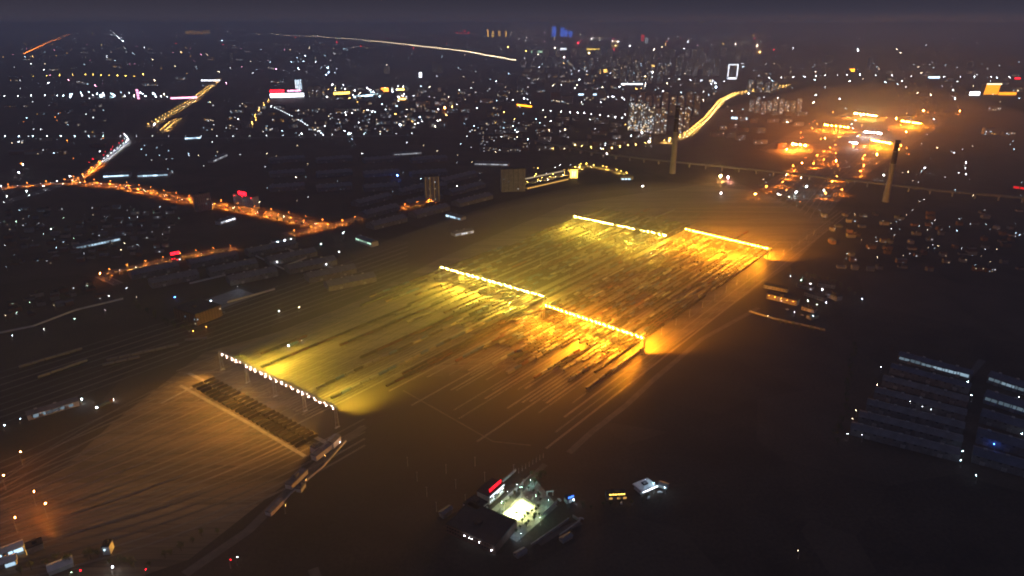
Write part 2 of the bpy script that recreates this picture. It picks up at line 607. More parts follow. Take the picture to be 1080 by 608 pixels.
light_bridge("orange floodlight bridge over the far end of the right track field", (722, 241), (811, 262), 46, 'gold', 2000, .6, spots=wide('gold', 1.8e6, range(0, 46, 4)))
FG = "floodlight bridges of the farther yard"
for lb, a, b, n, k, s in (("distant orange floodlight bridge of seven lamps left of the white one", (868, 131), (896, 134), 7, 'gold', 3500),
                          ("most distant yellow floodlight bridge of the farther yard", (900, 119), (926, 122), 8, 'yellow', 3500),
                          ("rightmost distant orange floodlight bridge of the farther yard", (950, 127), (972, 130), 8, 'gold', 3500),
                          ("distant orange floodlight bridge just above the dark chimney top", (918, 147), (941, 151), 8, 'gold', 3500),
                          ("distant white floodlight bridge between the orange ones", (911, 138.5), (930, 140.5), 6, 'white', 1200),
                          ("short distant white floodlight bridge of three lamps", (899, 150), (905, 150.5), 3, 'white', 700),
                          ("nearest distant floodlight bridge with two groups of orange lamps", (834, 151), (852, 153), 4, 'sodium', 6000)):
    light_bridge(lb, a, b, n, k, s, 1.8, 22, 3, group=FG, spots={} if k == 'white' else wide('sodium', 3.2e6, range(0, n, 2)))

# ------------------------------------------------------------------ trains
WB = {}


def wagon_parts(kind):
    if kind in WB: return WB[kind]
    bog = MB().box(-1.3, -.9, .35, 1.3, .9, .85, 0)
    for x in (-.9, .9):
        for y in (-.78, .78):
            bog.bar((x, y - .07, .82), (x, y + .07, .82), .45, 0, 10)
    bog = bog.mesh("bogie", M_dark)
    mb = MB(); load = None
    if kind.startswith("gondola"):
        mb.box(-6.3, -1.5, 1.1, 6.3, 1.5, 1.35)
        for y in (-1.5, 1.4): mb.box(-6.3, y, 1.35, 6.3, y + .1, 3.3)
        for x in (-6.3, 6.2): mb.box(x, -1.4, 1.35, x + .1, 1.4, 3.3)
        for i in range(7):
            x = -6 + 2 * i
            for y in (-1.6, 1.5): mb.box(x - .08, y, 1.2, x + .08, y + .1, 3.3)
        m = M_wagr if kind.endswith("rust") else M_wag
        if not kind.endswith("empty"):
            lb = MB()
            n = 12
            vs_ = []; fs = []
            for i in range(n + 1):
                for j, (y, z) in enumerate(((-1.38, 2.7), (-.6, 3.3), (.6, 3.35), (1.38, 2.7))):
                    vs_.append((-6.15 + 12.3 * i / n, y, z + .25 * math.sin(i * 1.9) * (j in (1, 2))))
            for i in range(n):
                for j in range(3):
                    fs.append((i * 4 + j, i * 4 + j + 4, i * 4 + j + 5, i * 4 + j + 1))
            load = ("coal_load", lb.add(vs_, fs).mesh("coal_load", M_coal))
    elif kind == "tank":
        mb.box(-6, -1.1, 1.0, 6, 1.1, 1.25).bar((-5.8, 0, 2.75), (5.8, 0, 2.75), 1.45, 0, 14).bar((0, 0, 4.1), (0, 0, 4.6), .5, 0, 10)
        m = M_tank
    elif kind == "box":
        mb.box(-6.6, -1.5, 1.05, 6.6, 1.5, 3.7)
        mb.add([(-6.6, -1.5, 3.7), (6.6, -1.5, 3.7), (6.6, 0, 4.1), (-6.6, 0, 4.1), (-6.6, 1.5, 3.7), (6.6, 1.5, 3.7)], [(0, 1, 2, 3), (3, 2, 5, 4), (0, 3, 4), (1, 5, 2)])
        for x in (-1.3, 1.2): mb.box(x, -1.56, 1.2, x + .12, -1.5, 3.5); mb.box(x, 1.5, 1.2, x + .12, 1.56, 3.5)
        m = M_wagg
    else:
        mb.box(-6.6, -1.4, 1.0, 6.6, 1.4, 1.3)
        m = M_dark
        cm = {"flat_blue": M_cblue, "flat_red": M_cred, "flat_white": M_cwht}[kind]
        lb = MB().box(-6.1, -1.22, 1.3, 6.1, 1.22, 3.9)
        for i in range(24):
            x = -6 + .5 * i
            lb.box(x, -1.26, 1.45, x + .22, -1.22, 3.75).box(x, 1.22, 1.45, x + .22, 1.26, 3.75).box(x, -1.1, 3.9, x + .22, 1.1, 3.94)
        load = ("shipping_container", lb.mesh("shipping_container", cm))
    WB[kind] = (("body", mb.mesh("wagon_body", m)), load, bog)
    return WB[kind]


KD = {"gondola_coal": ("black with coal", "open_wagon"), "gondola_rust": ("rusty with coal", "open_wagon"), "gondola_empty": ("black and empty", "open_wagon"),
      "tank": ("grey tank", "tank_wagon"), "box": ("pale and covered", "covered_wagon"), "flat_blue": ("blue container", "container_wagon"),
      "flat_red": ("red container", "container_wagon"), "flat_white": ("white container", "container_wagon")}
NW = [0]
NO = [0]


def wagon(kind, pos, rz, label, group):
    body, load, bog = wagon_parts(kind)
    t = thing(KD[kind][1], label, "wagon", pos, rz, group)
    link(body[0], body[1], t)
    if load: link(load[0], load[1], t)
    for x in (-4.3, 4.3): link("bogie", bog, t, (x, 0, 0))
    NW[0] += 1


def train(a, b, kinds, where, n=None, dirv=None):
    """wagons along the ground line whose near end shows at a"""
    A = P(*a, 1.5)
    A.z = .4
    B = P(*b, 1.5); B.z = .4
    L = (B - A).length
    D = dirv or U
    rz = math.atan2(D.y, D.x)
    n = n or int(L / 14.2)
    for i in range(n):
        k = kinds[random.randrange(len(kinds))] if len(kinds) > 1 else kinds[0]
        if k.startswith("gondola") and k != "gondola_empty":
            NO[0] += 1
            if NO[0] > 225: k = random.choice(("tank", "box", "flat_blue", "flat_red"))
        wagon(k, A + D * (7 + 14.2 * i), rz, "%s wagon of %s, %s" % (nth(i + 1), where, KD[k][0]), "wagons of " + where)


C_ = ("gondola_coal", "gondola_coal", "gondola_rust")
X_ = ("gondola_coal", "tank", "box", "flat_blue")
Y_ = ("box", "flat_white", "box", "tank", "gondola_coal")
K_ = ("flat_red", "flat_blue", "gondola_coal", "flat_white", "gondola_coal", "gondola_rust")
TR = [((275, 374), (330, 350), C_, "the short train nearest the dark warehouses"),
      ((275, 388), (420, 318), C_, "the long coal train beside the lit locomotive"),
      ((358, 365), (425, 336), C_, "the train starting amid the yellow green field"),
      ((380, 378), (458, 342), C_, "the second train starting amid the yellow field"),
      ((333, 411), (520, 322), X_, "the train right of the big yellow pool"),
      ((349, 421), (530, 332), X_, "the train between the two lower light pools"),
      ((407, 408), (560, 330), C_, "the thick train edging the left field"),
      ((424, 395), (565, 325), C_, "the train beside the thick edge train"),
      ((478, 330), (545, 300), Y_, "the pale train just before the yellow bridge"),
      ((455, 322), (520, 293), C_, "the dark train just before the yellow bridge"),
      ((430, 322), (490, 297), C_, "the outermost train before the yellow bridge"),
      ((545, 292), (640, 252), Y_, "the pale train beyond the yellow bridge"),
      ((520, 283), (610, 247), C_, "the dark train beyond the yellow bridge"),
      ((570, 296), (640, 264), Y_, "the lower pale train beyond the yellow bridge"),
      ((600, 262), (680, 232), Y_, "the pale train near the farthest yellow bridge"),
      ((570, 250), (610, 235), Y_, "the short train before the farthest yellow bridge"),
      ((618, 411), (668, 374), Y_, "the nearest pale train in the orange field"),
      ((563, 400), (610, 366), K_, "the first container train under the orange glow"),
      ((590, 388), (640, 352), K_, "the second container train under the orange glow"),
      ((545, 372), (590, 342), K_, "the third container train under the orange glow"),
      ((575, 372), (620, 340), Y_, "the pale train under the brightest bridge"),
      ((640, 372), (672, 350), C_, "the coal train at the brightest bridge end"),
      ((630, 334), (690, 300), K_, "the container train just past the brightest bridge"),
      ((655, 336), (735, 290), C_, "the coal train just past the brightest bridge"),
      ((600, 315), (660, 283), Y_, "the upper pale train past the brightest bridge"),
      ((610, 322), (650, 300), K_, "the short container train past the brightest bridge"),
      ((675, 342), (720, 314), Y_, "the lower pale train past the brightest bridge"),
      ((720, 308), (770, 276), K_, "the container train before the far orange bridge"),
      ((700, 290), (740, 268), Y_, "the pale train before the far orange bridge"),
      ((440, 352), (520, 316), C_, "the first dark train amid the left field"),
      ((490, 345), (560, 312), Y_, "the second pale train amid the left field"),
      ((400, 347), (470, 315), C_, "the third dark train amid the left field"),
      ((500, 300), (560, 272), C_, "the first train past the yellow bridge"),
      ((560, 272), (620, 245), C_, "the second train past the yellow bridge"),
      ((590, 285), (650, 257), X_, "the third train past the yellow bridge"),
      ((620, 285), (690, 252), C_, "the long train by the divider past the bridge"),
      ((480, 382), (560, 340), C_, "the long dark train by the divider road"),
      ((535, 395), (580, 364), C_, "the fourth dark train under the orange glow"),
      ((600, 402), (640, 372), C_, "the fifth dark train under the orange glow"),
      ((520, 385), (560, 355), K_, "the sixth container train under the orange glow"),
      ((645, 392), (680, 366), Y_, "the outermost train under the orange glow"),
      ((650, 320), (700, 292), Y_, "the fourth pale train past the brightest bridge"),
      ((670, 325), (720, 297), K_, "the fifth container train past the brightest bridge"),
      ((620, 295), (670, 272), C_, "the sixth dark train past the brightest bridge"),
      ((700, 330), (760, 292), C_, "the seventh dark train past the brightest bridge"),
      ((660, 290), (720, 262), C_, "the eighth dark train past the brightest bridge"),
      ((690, 305), (740, 278), Y_, "the ninth pale train past the brightest bridge"),
      ((740, 300), (790, 270), Y_, "the tenth pale train past the brightest bridge"),
      ((650, 262), (690, 245), C_, "the short dark train near the gap in lamps"),
      ((760, 262), (800, 245), C_, "the train passing under the far orange bridge"),
      ((735, 265), (770, 250), Y_, "the pale train under the far orange bridge"),
      ((640, 240), (690, 222), C_, "the train behind the farthest yellow bridge"),
      ((680, 236), (720, 222), Y_, "the short pale train behind the farthest bridge"),
      ((760, 288), (800, 262), C_, "the coal train before the far orange bridge")]
for q in TR:
    train(*q)
for i in range(25):                                   # wagons standing in the dark band behind the first bridge
    t = i / 24
    a = (203 + t * 108, 409 + t * 63)
    train(a, a, ("gondola_empty",), "the %s pair in the dark band before the lamps" % nth(i + 1), 2)

print("wagons", NW)

# pale rakes on the lines left of the yard
for a, b, k, wh in (((40, 399), (100, 378), ("box",), "the lowest pale train left of the yard"), ((108, 386), (152, 376), ("box",), "the middle pale train left of the yard"),
                    ((112, 381), (190, 364), ("box",), "the long pale train left of the yard"), ((195, 360), (223, 357), ("box",), "the short pale train below the brick block"),
                    ((20, 388), (92, 367), ("box",), "the dim train nearest the dark warehouses")):
    A = P(*a); B = P(*b)
    train(a, b, k, wh, dirv=(B - A).normalized())


def loco(label, a, D, lamps=True):
    A = P(*a); A.z = .4
    t = thing("diesel_locomotive", label, "locomotive", A, math.atan2(D.y, D.x), "locomotives in the yard")
    mb = MB().box(-9.5, -1.5, 1.0, 9.5, 1.5, 1.4).box(-7.5, -1.1, 1.4, 5.5, 1.1, 3.8).box(-9.3, -1.2, 1.4, -7.5, 1.2, 2.8)
    mb.bar((-3, 0, 3.8), (-3, 0, 4.3), .6, n=10).bar((1, 0, 3.8), (1, 0, 4.3), .6, n=10)
    mb.build("hood", M_cblue, t)
    MB().box(5.5, -1.5, 1.4, 9.3, 1.5, 4.3).box(5.3, -1.6, 4.3, 9.5, 1.6, 4.45).build("cab", M_cred, t)
    MB().box(9.3, -1.2, 2.9, 9.36, 1.2, 3.9).build("windscreen", M_glass, t)
    for x in (-5.5, 5.5):
        b = MB().box(-2.2, -.95, .3, 2.2, .95, .95)
        for xx in (-1.7, 0, 1.7):
            for y in (-.85, .85): b.bar((xx, y - .07, .52), (xx, y + .07, .52), .52, n=10)
        b.build("bogie", M_dark, t, (x, 0, 0))
    for y in (-.8, .8):
        MB().bulb((9.6, y, 2.4), .35).build("headlight", lampmat('white', 260), t)
        MB().bulb((-9.6, y, 2.4), .3).build("marker_light", lampmat('white', 160), t)
    ld = bpy.data.lights.new("headlight_beam", 'SPOT')
    ld.energy = 4e4; ld.color = COLS['warm']; ld.spot_size = R(14); ld.spot_blend = .8
    lo = link("headlight_beam", ld, t, (10.2, 0, 3.2))
    lo.rotation_euler = (0, R(-86), 0)
    return t


loco("locomotive with four white lights between the two dark trains of the left field", (311, 364), U)
loco("locomotive with bright headlights shining down the track of the right field", (613, 394), -U)
loco("locomotive coupled behind the one with bright headlights", (621, 389), -U)
loco("orange lit locomotive alone at the upper edge of the track throat", (111, 428), (P(117, 425) - P(105, 431)).normalized())

# ------------------------------------------------------------------ buildings
WM = {}


def win_mesh(w_, h_, m):
    k = (round(w_, 1), round(h_, 1), m.name)
    if k not in WM:
        WM[k] = MB().box(-w_ / 2, -.07, -h_ / 2, w_ / 2, 0.02, h_ / 2).mesh("window", m)
    return WM[k]


def wm(kind, s):
    return lampmat(kind, s, False)


def windows(t, length, z0, floors, fh, cols, lit, mats, wsize=(1.6, 1.5), dark=True, side=None, cap=90, y=0.0):
    """windows over one wall (side None: the wall at y=0 facing the viewer; else at x=side, running away)"""
    n = 0
    for r in range(floors):
        for c_ in range(cols):
            on = random.random() < lit
            if not on and not dark: continue
            if n >= cap: return
            m = random.choice(mats) if on else M_glass
            o = link("window", win_mesh(wsize[0], wsize[1], m), t)
            q = length * (c_ + .5) / cols
            z = z0 + fh * (r + .5)
            if side is None:
                o.location = (q, y, z)
            else:
                x, sg = side
                o.location = (x, q, z); o.rotation_euler = (0, 0, sg * math.pi / 2)
            n += 1


BM = {}


def block_meshes(L, D, H_, roof):
    k = (round(L, 1), round(D, 1), round(H_, 1), roof)
    if k in BM: return BM[k]
    wb = MB().box(0, 0, 0, L, D, H_)
    rb = MB()
    if roof == 'flat':
        for q in ((-.2, -.2, L + .2, .2), (-.2, D - .2, L + .2, D + .2), (-.2, .2, .2, D - .2), (L - .2, .2, L + .2, D - .2)):
            rb.box(q[0], q[1], H_ - .3, q[2], q[3], H_ + .9)
        rb.box(.2, .2, H_ + .01, L - .2, D - .2, H_ + .15)
        rb.box(L * .4, D * .35, H_ + .15, L * .4 + min(6, L * .3), D * .35 + min(5, D * .4), H_ + 3.2)
    elif roof == 'gable':
        e_ = .5; zr = H_ + min(D * .22, 6)
        rb.add([(-e_, -e_, H_), (L + e_, -e_, H_), (L + e_, D / 2, zr), (-e_, D / 2, zr), (-e_, D + e_, H_), (L + e_, D + e_, H_)],
               [(0, 1, 2, 3), (3, 2, 5, 4), (0, 3, 4), (1, 5, 2), (0, 4, 5, 1)])
    BM[k] = (wb, rb)
    return BM[k]


MC = {}


def building(name, label, cat, loc, rz, L, D, H_, roof='flat', wall=None, roofm=None, group=None):
    wall = wall or M_wall; roofm = roofm or M_roofd
    t = thing(name, label, cat, loc, rz, group)
    k = (round(L, 1), round(D, 1), round(H_, 1), roof, wall.name, roofm.name)
    if k not in MC:
        wb, rb = block_meshes(L, D, H_, roof)
        MC[k] = (wb.mesh("wall", wall), rb.mesh("roof", roofm))
    link("wall", MC[k][0], t)
    link("roof", MC[k][1], t)
    return t


def bpx(name, label, cat, a, b, D, H_, **k):
    loc, rz, L = frame(a, b)
    t = building(name, label, cat, loc, rz, L, D, H_, **k)
    return t, L


def sign(t, loc, w_, h_, kind, s, strokes=5, name="sign", rz=0.0):
    """rooftop sign: separate glowing characters made of strokes on a dark frame"""
    fr = MB().box(-w_ / 2, .1, -h_ / 2 - 1.5, -w_ / 2 + .3, .4, h_ / 2).box(w_ / 2 - .3, .1, -h_ / 2 - 1.5, w_ / 2, .4, h_ / 2).box(-w_ / 2, .1, -.2, w_ / 2, .3, .2)
    o = fr.build(name, M_dark, t, loc, rz)
    mb = MB()
    cw = w_ / strokes
    rnd = random.Random(int(w_ * 10) + strokes)
    for i in range(strokes):
        x = -w_ / 2 + cw * (i + .1); ww = cw * .8
        for q in range(3):
            z = -h_ / 2 + h_ * (.1 + .38 * q)
            mb.box(x, -.1, z, x + ww, .05, z + h_ * .13)
        for q in range(2):
            xx = x + ww * rnd.choice((.05, .3, .55, .8))
            mb.box(xx, -.15, -h_ / 2, xx + ww * .16, 0, h_ / 2)
    mb.build("sign_lettering", lampmat(kind, s), o)
    return o


def wall_lamp(t, loc, kind, s, r=.35):
    b = MB().box(-.25, -.1, -.1, .25, .5, .15).build("wall_lamp", M_dark, t, loc)
    MB().bulb((0, -.3 - r, -.2), r).build("lamp_globe", lampmat(kind, s), b)


def shed(label, a, b, D, H_, group=None, wall=None, roofm=None, sky=None, name="warehouse", doors=3):
    t, L = bpx(name, label, "warehouse", a, b, D, H_, roof='gable', wall=wall or M_wall3, roofm=roofm or M_roofm, group=group)
    for i in range(doors):
        MB().box(-2.2, -.12, 0, 2.2, .02, 4.2).build("door", M_steel, t, (L * (i + .5) / doors, 0, 0))
    for i in range(int(L / 9)):
        link("window", win_mesh(2.4, 1.2, M_glass), t, (4.5 + 9 * i, 0, H_ - 1.2))
    zr = min(D * .22, 6)
    if "vent" not in WM:
        WM["vent"] = MB().box(-1.5, -.7, -.4, 1.5, .7, 1.1).mesh("roof_vent", M_steel)
    for i in range(int(L / 18)):
        link("roof_vent", WM["vent"], t, (9 + 18 * i, D / 2, H_ + zr))
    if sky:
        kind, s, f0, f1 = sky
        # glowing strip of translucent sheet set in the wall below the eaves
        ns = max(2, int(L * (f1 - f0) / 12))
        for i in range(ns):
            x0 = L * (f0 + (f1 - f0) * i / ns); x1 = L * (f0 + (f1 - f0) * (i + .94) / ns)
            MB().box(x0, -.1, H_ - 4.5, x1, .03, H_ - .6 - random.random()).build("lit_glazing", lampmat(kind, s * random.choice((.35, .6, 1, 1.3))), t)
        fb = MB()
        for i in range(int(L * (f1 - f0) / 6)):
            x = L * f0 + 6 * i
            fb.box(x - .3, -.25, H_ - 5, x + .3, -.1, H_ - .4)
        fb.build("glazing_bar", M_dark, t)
    return t, L


# ------------------------------------------------------------------ street lamps
LAMPS = []          # (x, y, kind, strength, radius, height, label)


DOWN = {}


def lamp_run(pts, step, kind, s, r, phrase, h=9, jitter=0.0, side=0.0, both=False, down=0):
    if down: DOWN[phrase] = down
    pl = polyline(pts)
    i = 0
    for p, d in walk(pl, step, step * .5):
        for sg in ((-1, 1) if both else (1,)):
            i += 1
            n = Vector((d.y, -d.x, 0)) * side * sg
            if jitter: n += Vector((random.uniform(-jitter, jitter), random.uniform(-jitter, jitter), 0))
            LAMPS.append((p.x + n.x, p.y + n.y, kind, s * random.uniform(.6, 1.5), r, h, "%s lamp, %s from the left on %s" % (WORD[kind], nth(i), phrase), phrase, math.atan2(d.y, d.x)))


WORD = dict(teal="teal", sodium="orange street", amber="amber street", yellow="yellow street", white="white street", cool="bluish street", green="green tinted street", red="red",
            warm="warm white street", pink="pink", blue="blue", gold="golden street")


def scatter_lamps(quad, n, kinds, s, r, phrase, h=8, power=1.0):
    """lamps scattered over a quarter given by four photo points (near left, near right, far right, far left)"""
    a, b, c_, d = [P(*q) for q in quad]
    pts = []
    for i in range(n):
        u, v = random.random(), random.random() ** power
        q = (a * (1 - u) + b * u) * (1 - v) + (d * (1 - u) + c_ * u) * v
        pts.append((q, random.choice(kinds), s * 10 ** random.uniform(-1.3, .45)))
    pts.sort(key=lambda q: q[0].x / q[0].y)
    for i, (q, k, ss) in enumerate(pts):
        LAMPS.append((q.x, q.y, k, ss, r, h, "%s lamp, %s from the left among %s" % (WORD[k], nth(i + 1), phrase), phrase, random.uniform(0, 6)))


SM = {}


def qs(s):
    return float("%.1g" % s)


def place_lamps():
    for i, q in enumerate(LAMPS):
        dist = math.hypot(q[0], q[1])
        r = min(5.5, max(q[4], dist * .00036))
        r = round(r * 4) / 4 if r > .75 else q[4]
        LAMPS[i] = q[:3] + (max(8, q[3] * (q[4] / r) ** 1.8), r) + q[5:]
    LAMPS.sort(key=lambda q: q[0] ** 2 + q[1] ** 2)
    cap = 295
    for x, y, k, s, r, h, lb, gp, a in LAMPS[:cap]:
        key = (k, qs(s), r, h)
        if key not in SM:
            pole = MB().bar((0, 0, 0), (0, 0, h), .14, n=6, r2=.08).bar((0, 0, h), (0, 1.8, h + .5), .07, n=5).box(-.3, -.3, 0, .3, .3, .3).mesh("pole", M_steel)
            head = MB().box(-.2, 1.4, h + .42, .2, 2.5, h + .62).mesh("lamp_head", M_dark)
            bulb = MB().bulb((0, 2.1, h + .4 - r), r).mesh("bulb", lampmat(k, qs(s)))
            SM[key] = (pole, head, bulb)
        p_, hd, bu = SM[key]
        t = thing("street_lamp", lb, "street lamp", (x, y, 0), a, "lamps on " + gp)
        link("pole", p_, t)
        o = link("lamp_head", hd, t)
        if gp in DOWN:
            kk = (k, gp, h)
            if kk not in SM:
                ld = bpy.data.lights.new("lamp_beam", 'SPOT')
                ld.energy = DOWN[gp]; ld.color = COLS[k]; ld.spot_size = R(152); ld.spot_blend = .5; ld.shadow_soft_size = .2
                SM[kk] = ld
            link("lamp_beam", SM[kk], o, (0, 2.1, h + .3 - 2.2 * r))
        link("bulb", bu, o)
    rest = LAMPS[cap:]
    mats = []; mb = MB()
    idx = {}
    for x, y, k, s, r, h, *_ in rest:
        m = lampmat(k, qs(s))
        if m.name not in idx:
            idx[m.name] = len(mats); mats.append(m)
        mb.bulb((x, y, h), r, idx[m.name])
        mats_n = idx.setdefault("pole", None)
    far = {}
    for x, y, k, s, r, h, lb, gp, a in rest:
        if gp in DOWN: far.setdefault((gp, k, h), []).append((x, y))
    pm = len(mats); mats.append(M_steel)
    for x, y, k, s, r, h, *_ in rest:
        mb.box(x - .15, y - .15, 0, x + .15, y + .15, h - r, pm)
    if rest:
        st = tag(mb.build("street_lamp", mats), kind="stuff")
        for (gp, k, h), ps in far.items():
            ld = bpy.data.lights.new("lamp_beam", 'SPOT')
            ld.energy = DOWN[gp]; ld.color = COLS[k]; ld.spot_size = R(152); ld.spot_blend = .5; ld.shadow_soft_size = .2
            for x, y in ps: link("lamp_beam", ld, st, (x + .5, y - .5, h - 1.6))
    print("lamps", len(LAMPS))


# ------------------------------------------------------------------ roads of the city
def road(pts, wd, z=.12, mark=True, m=None):
    pl = polyline(pts)
    o = ribbon("road", pl, wd, z, m or M_asph)
    if mark:
        for off in (-wd / 2 - 1.6, wd / 2 + 1.6):
            mb = ribbon("pavement", pl, 3.0, z + .13, M_pave, "structure", None, off)
        mk = MB()
        for p, d in walk(pl, 14):
            q = p + d * 6; s_ = Vector((d.y, -d.x, 0)) * .12
            mk.add([(p.x - s_.x, p.y - s_.y, z + .05), (p.x + s_.x, p.y + s_.y, z + .05), (q.x + s_.x, q.y + s_.y, z + .05), (q.x - s_.x, q.y - s_.y, z + .05)], [(0, 1, 2, 3)])
        tag(mk.build("road_markings", M_paint), kind="structure")
    return pl


HW = [(0, 198), (70, 192), (130, 197), (190, 211), (240, 219), (290, 228), (330, 237), (345, 240)]
HW2 = [(300, 248), (345, 240), (380, 230), (420, 220), (462, 211)]
RD_A = [(0, 215), (45, 202), (85, 187), (110, 168), (133, 150), (128, 143)]
RD_B = [(105, 291), (120, 287), (160, 278), (200, 269), (250, 262)]
RD_C = [(158, 134), (180, 121), (205, 106), (232, 84)]
RD_D = [(172, 140), (182, 131), (190, 127)]
RD_E = [(262, 135), (272, 117), (282, 106)]
RD_F = [(290, 115), (310, 125), (345, 146)]
RD_G = [(700, 152), (725, 143), (745, 127), (760, 108), (775, 100), (800, 96), (832, 91)]
RD_H = [(553, 196), (575, 189), (600, 183), (612, 175), (640, 178), (665, 186)]
RD_I = [(0, 146), (120, 146), (250, 146), (440, 143)]
RD_J = [(0, 103), (90, 102), (180, 104)]
RD_K = [(270, 36), (330, 39), (375, 42), (430, 48), (490, 55), (545, 65), (600, 72)]
RD_L = [(125, 300), (105, 291)]
RD_M = [(25, 58), (50, 46), (75, 36)]
for q, wd in ((HW, 30), (HW2, 24), (RD_A, 22), (RD_B, 14), (RD_C, 20), (RD_D, 20), (RD_E, 18), (RD_F, 14), (RD_G, 34), (RD_H, 20), (RD_I, 14), (RD_J, 16), (RD_L, 10)):
    road(q, wd)
for q, wd in ((RD_K, 30), (RD_M, 26)):
    road(q, wd, mark=False)
road([(960, 380), (1020, 400), (1036, 380)], 8, mark=False)
road([(510, 560), (560, 505), (575, 490)], 6, mark=False)

lamp_run(HW, 42, 'sodium', 60, .55, "the orange highway", side=14, down=110000)
lamp_run(HW[1:], 55, 'sodium', 60, .55, "the near side of the orange highway", side=-14, down=110000)
lamp_run([(85, 187), (45, 202), (0, 215)], 60, 'white', 160, .6, "the road below the orange junction", side=10)
lamp_run(HW2, 36, 'sodium', 70, .55, "the orange road running up beside the yard", side=11, down=60000)
lamp_run([(72, 190), (85, 187), (105, 172)], 26, 'sodium', 80, .6, "the orange stretch by the junction", side=10, jitter=8, down=110000)
lamp_run([(105, 172), (133, 150), (128, 143)], 50, 'white', 60, .7, "the white stretch beyond the junction", side=9, down=60000)
lamp_run([(100, 176), (133, 150)], 60, 'red', 40, .6, "the red lit edge beyond the junction", side=-12, jitter=10)
lamp_run(RD_B, 30, 'sodium', 60, .45, "the orange street by the dark warehouses", side=8, down=38000)
lamp_run(RD_C, 70, 'amber', 34, .9, "the longer yellow avenue", side=12, both=True, down=60000)
lamp_run(RD_D, 34, 'amber', 34, .8, "the short yellow avenue", side=10, both=True, down=26000)
lamp_run(RD_E, 70, 'amber', 90, .8, "the street below the white mall", side=9, jitter=10, down=30000)
lamp_run(RD_F, 48, 'white', 70, .7, "the white dotted street below the mall", side=5)
lamp_run(RD_G, 52, 'amber', 90, .9, "the bright curving avenue", side=9, both=True, down=110000)
lamp_run(RD_H, 30, 'yellow', 80, .6, "the yellow street around the lit tower", side=10, jitter=7, down=60000)
lamp_run(RD_I[:2], 52, 'cool', 150, .7, "the straight dotted road", side=7)
lamp_run(RD_I[1:], 60, 'white', 30, .7, "the dim end of the straight dotted road", side=7)
lamp_run(RD_J, 70, 'white', 160, 1.2, "the second dotted road", side=7, jitter=6)
lamp_run([(28, 82), (90, 80), (146, 82)], 90, 'yellow', 150, 1.3, "the third dotted road", h=10)
lamp_run([(270, 36), (330, 39), (375, 42), (430, 48), (490, 55), (545, 65)], 75, 'warm', 200, 1.7, "the long far motorway", h=12)
lamp_run([(25, 58), (50, 46), (75, 36)], 150, 'sodium', 160, 1.8, "the far reddish road", h=12)
lamp_run([(115, 20 + 10), (130, 45)], 200, 'white', 500, 2.6, "the far cross road", h=12)
lamp_run([(590, 75), (640, 78), (700, 84), (770, 88)], 90, 'white', 120, 1.2, "the road below the dark towers")
lamp_run([(570, 118), (620, 122), (665, 128)], 45, 'white', 160, .8, "the road before the apartment towers", jitter=8)
lamp_run([(805, 84), (900, 80), (970, 82), (1075, 83)], 120, 'white', 240, 1.4, "the far straight road", jitter=10)
lamp_run([(600, 155), (640, 160), (690, 152)], 40, 'yellow', 220, .8, "the tree lined yellow street", jitter=8)

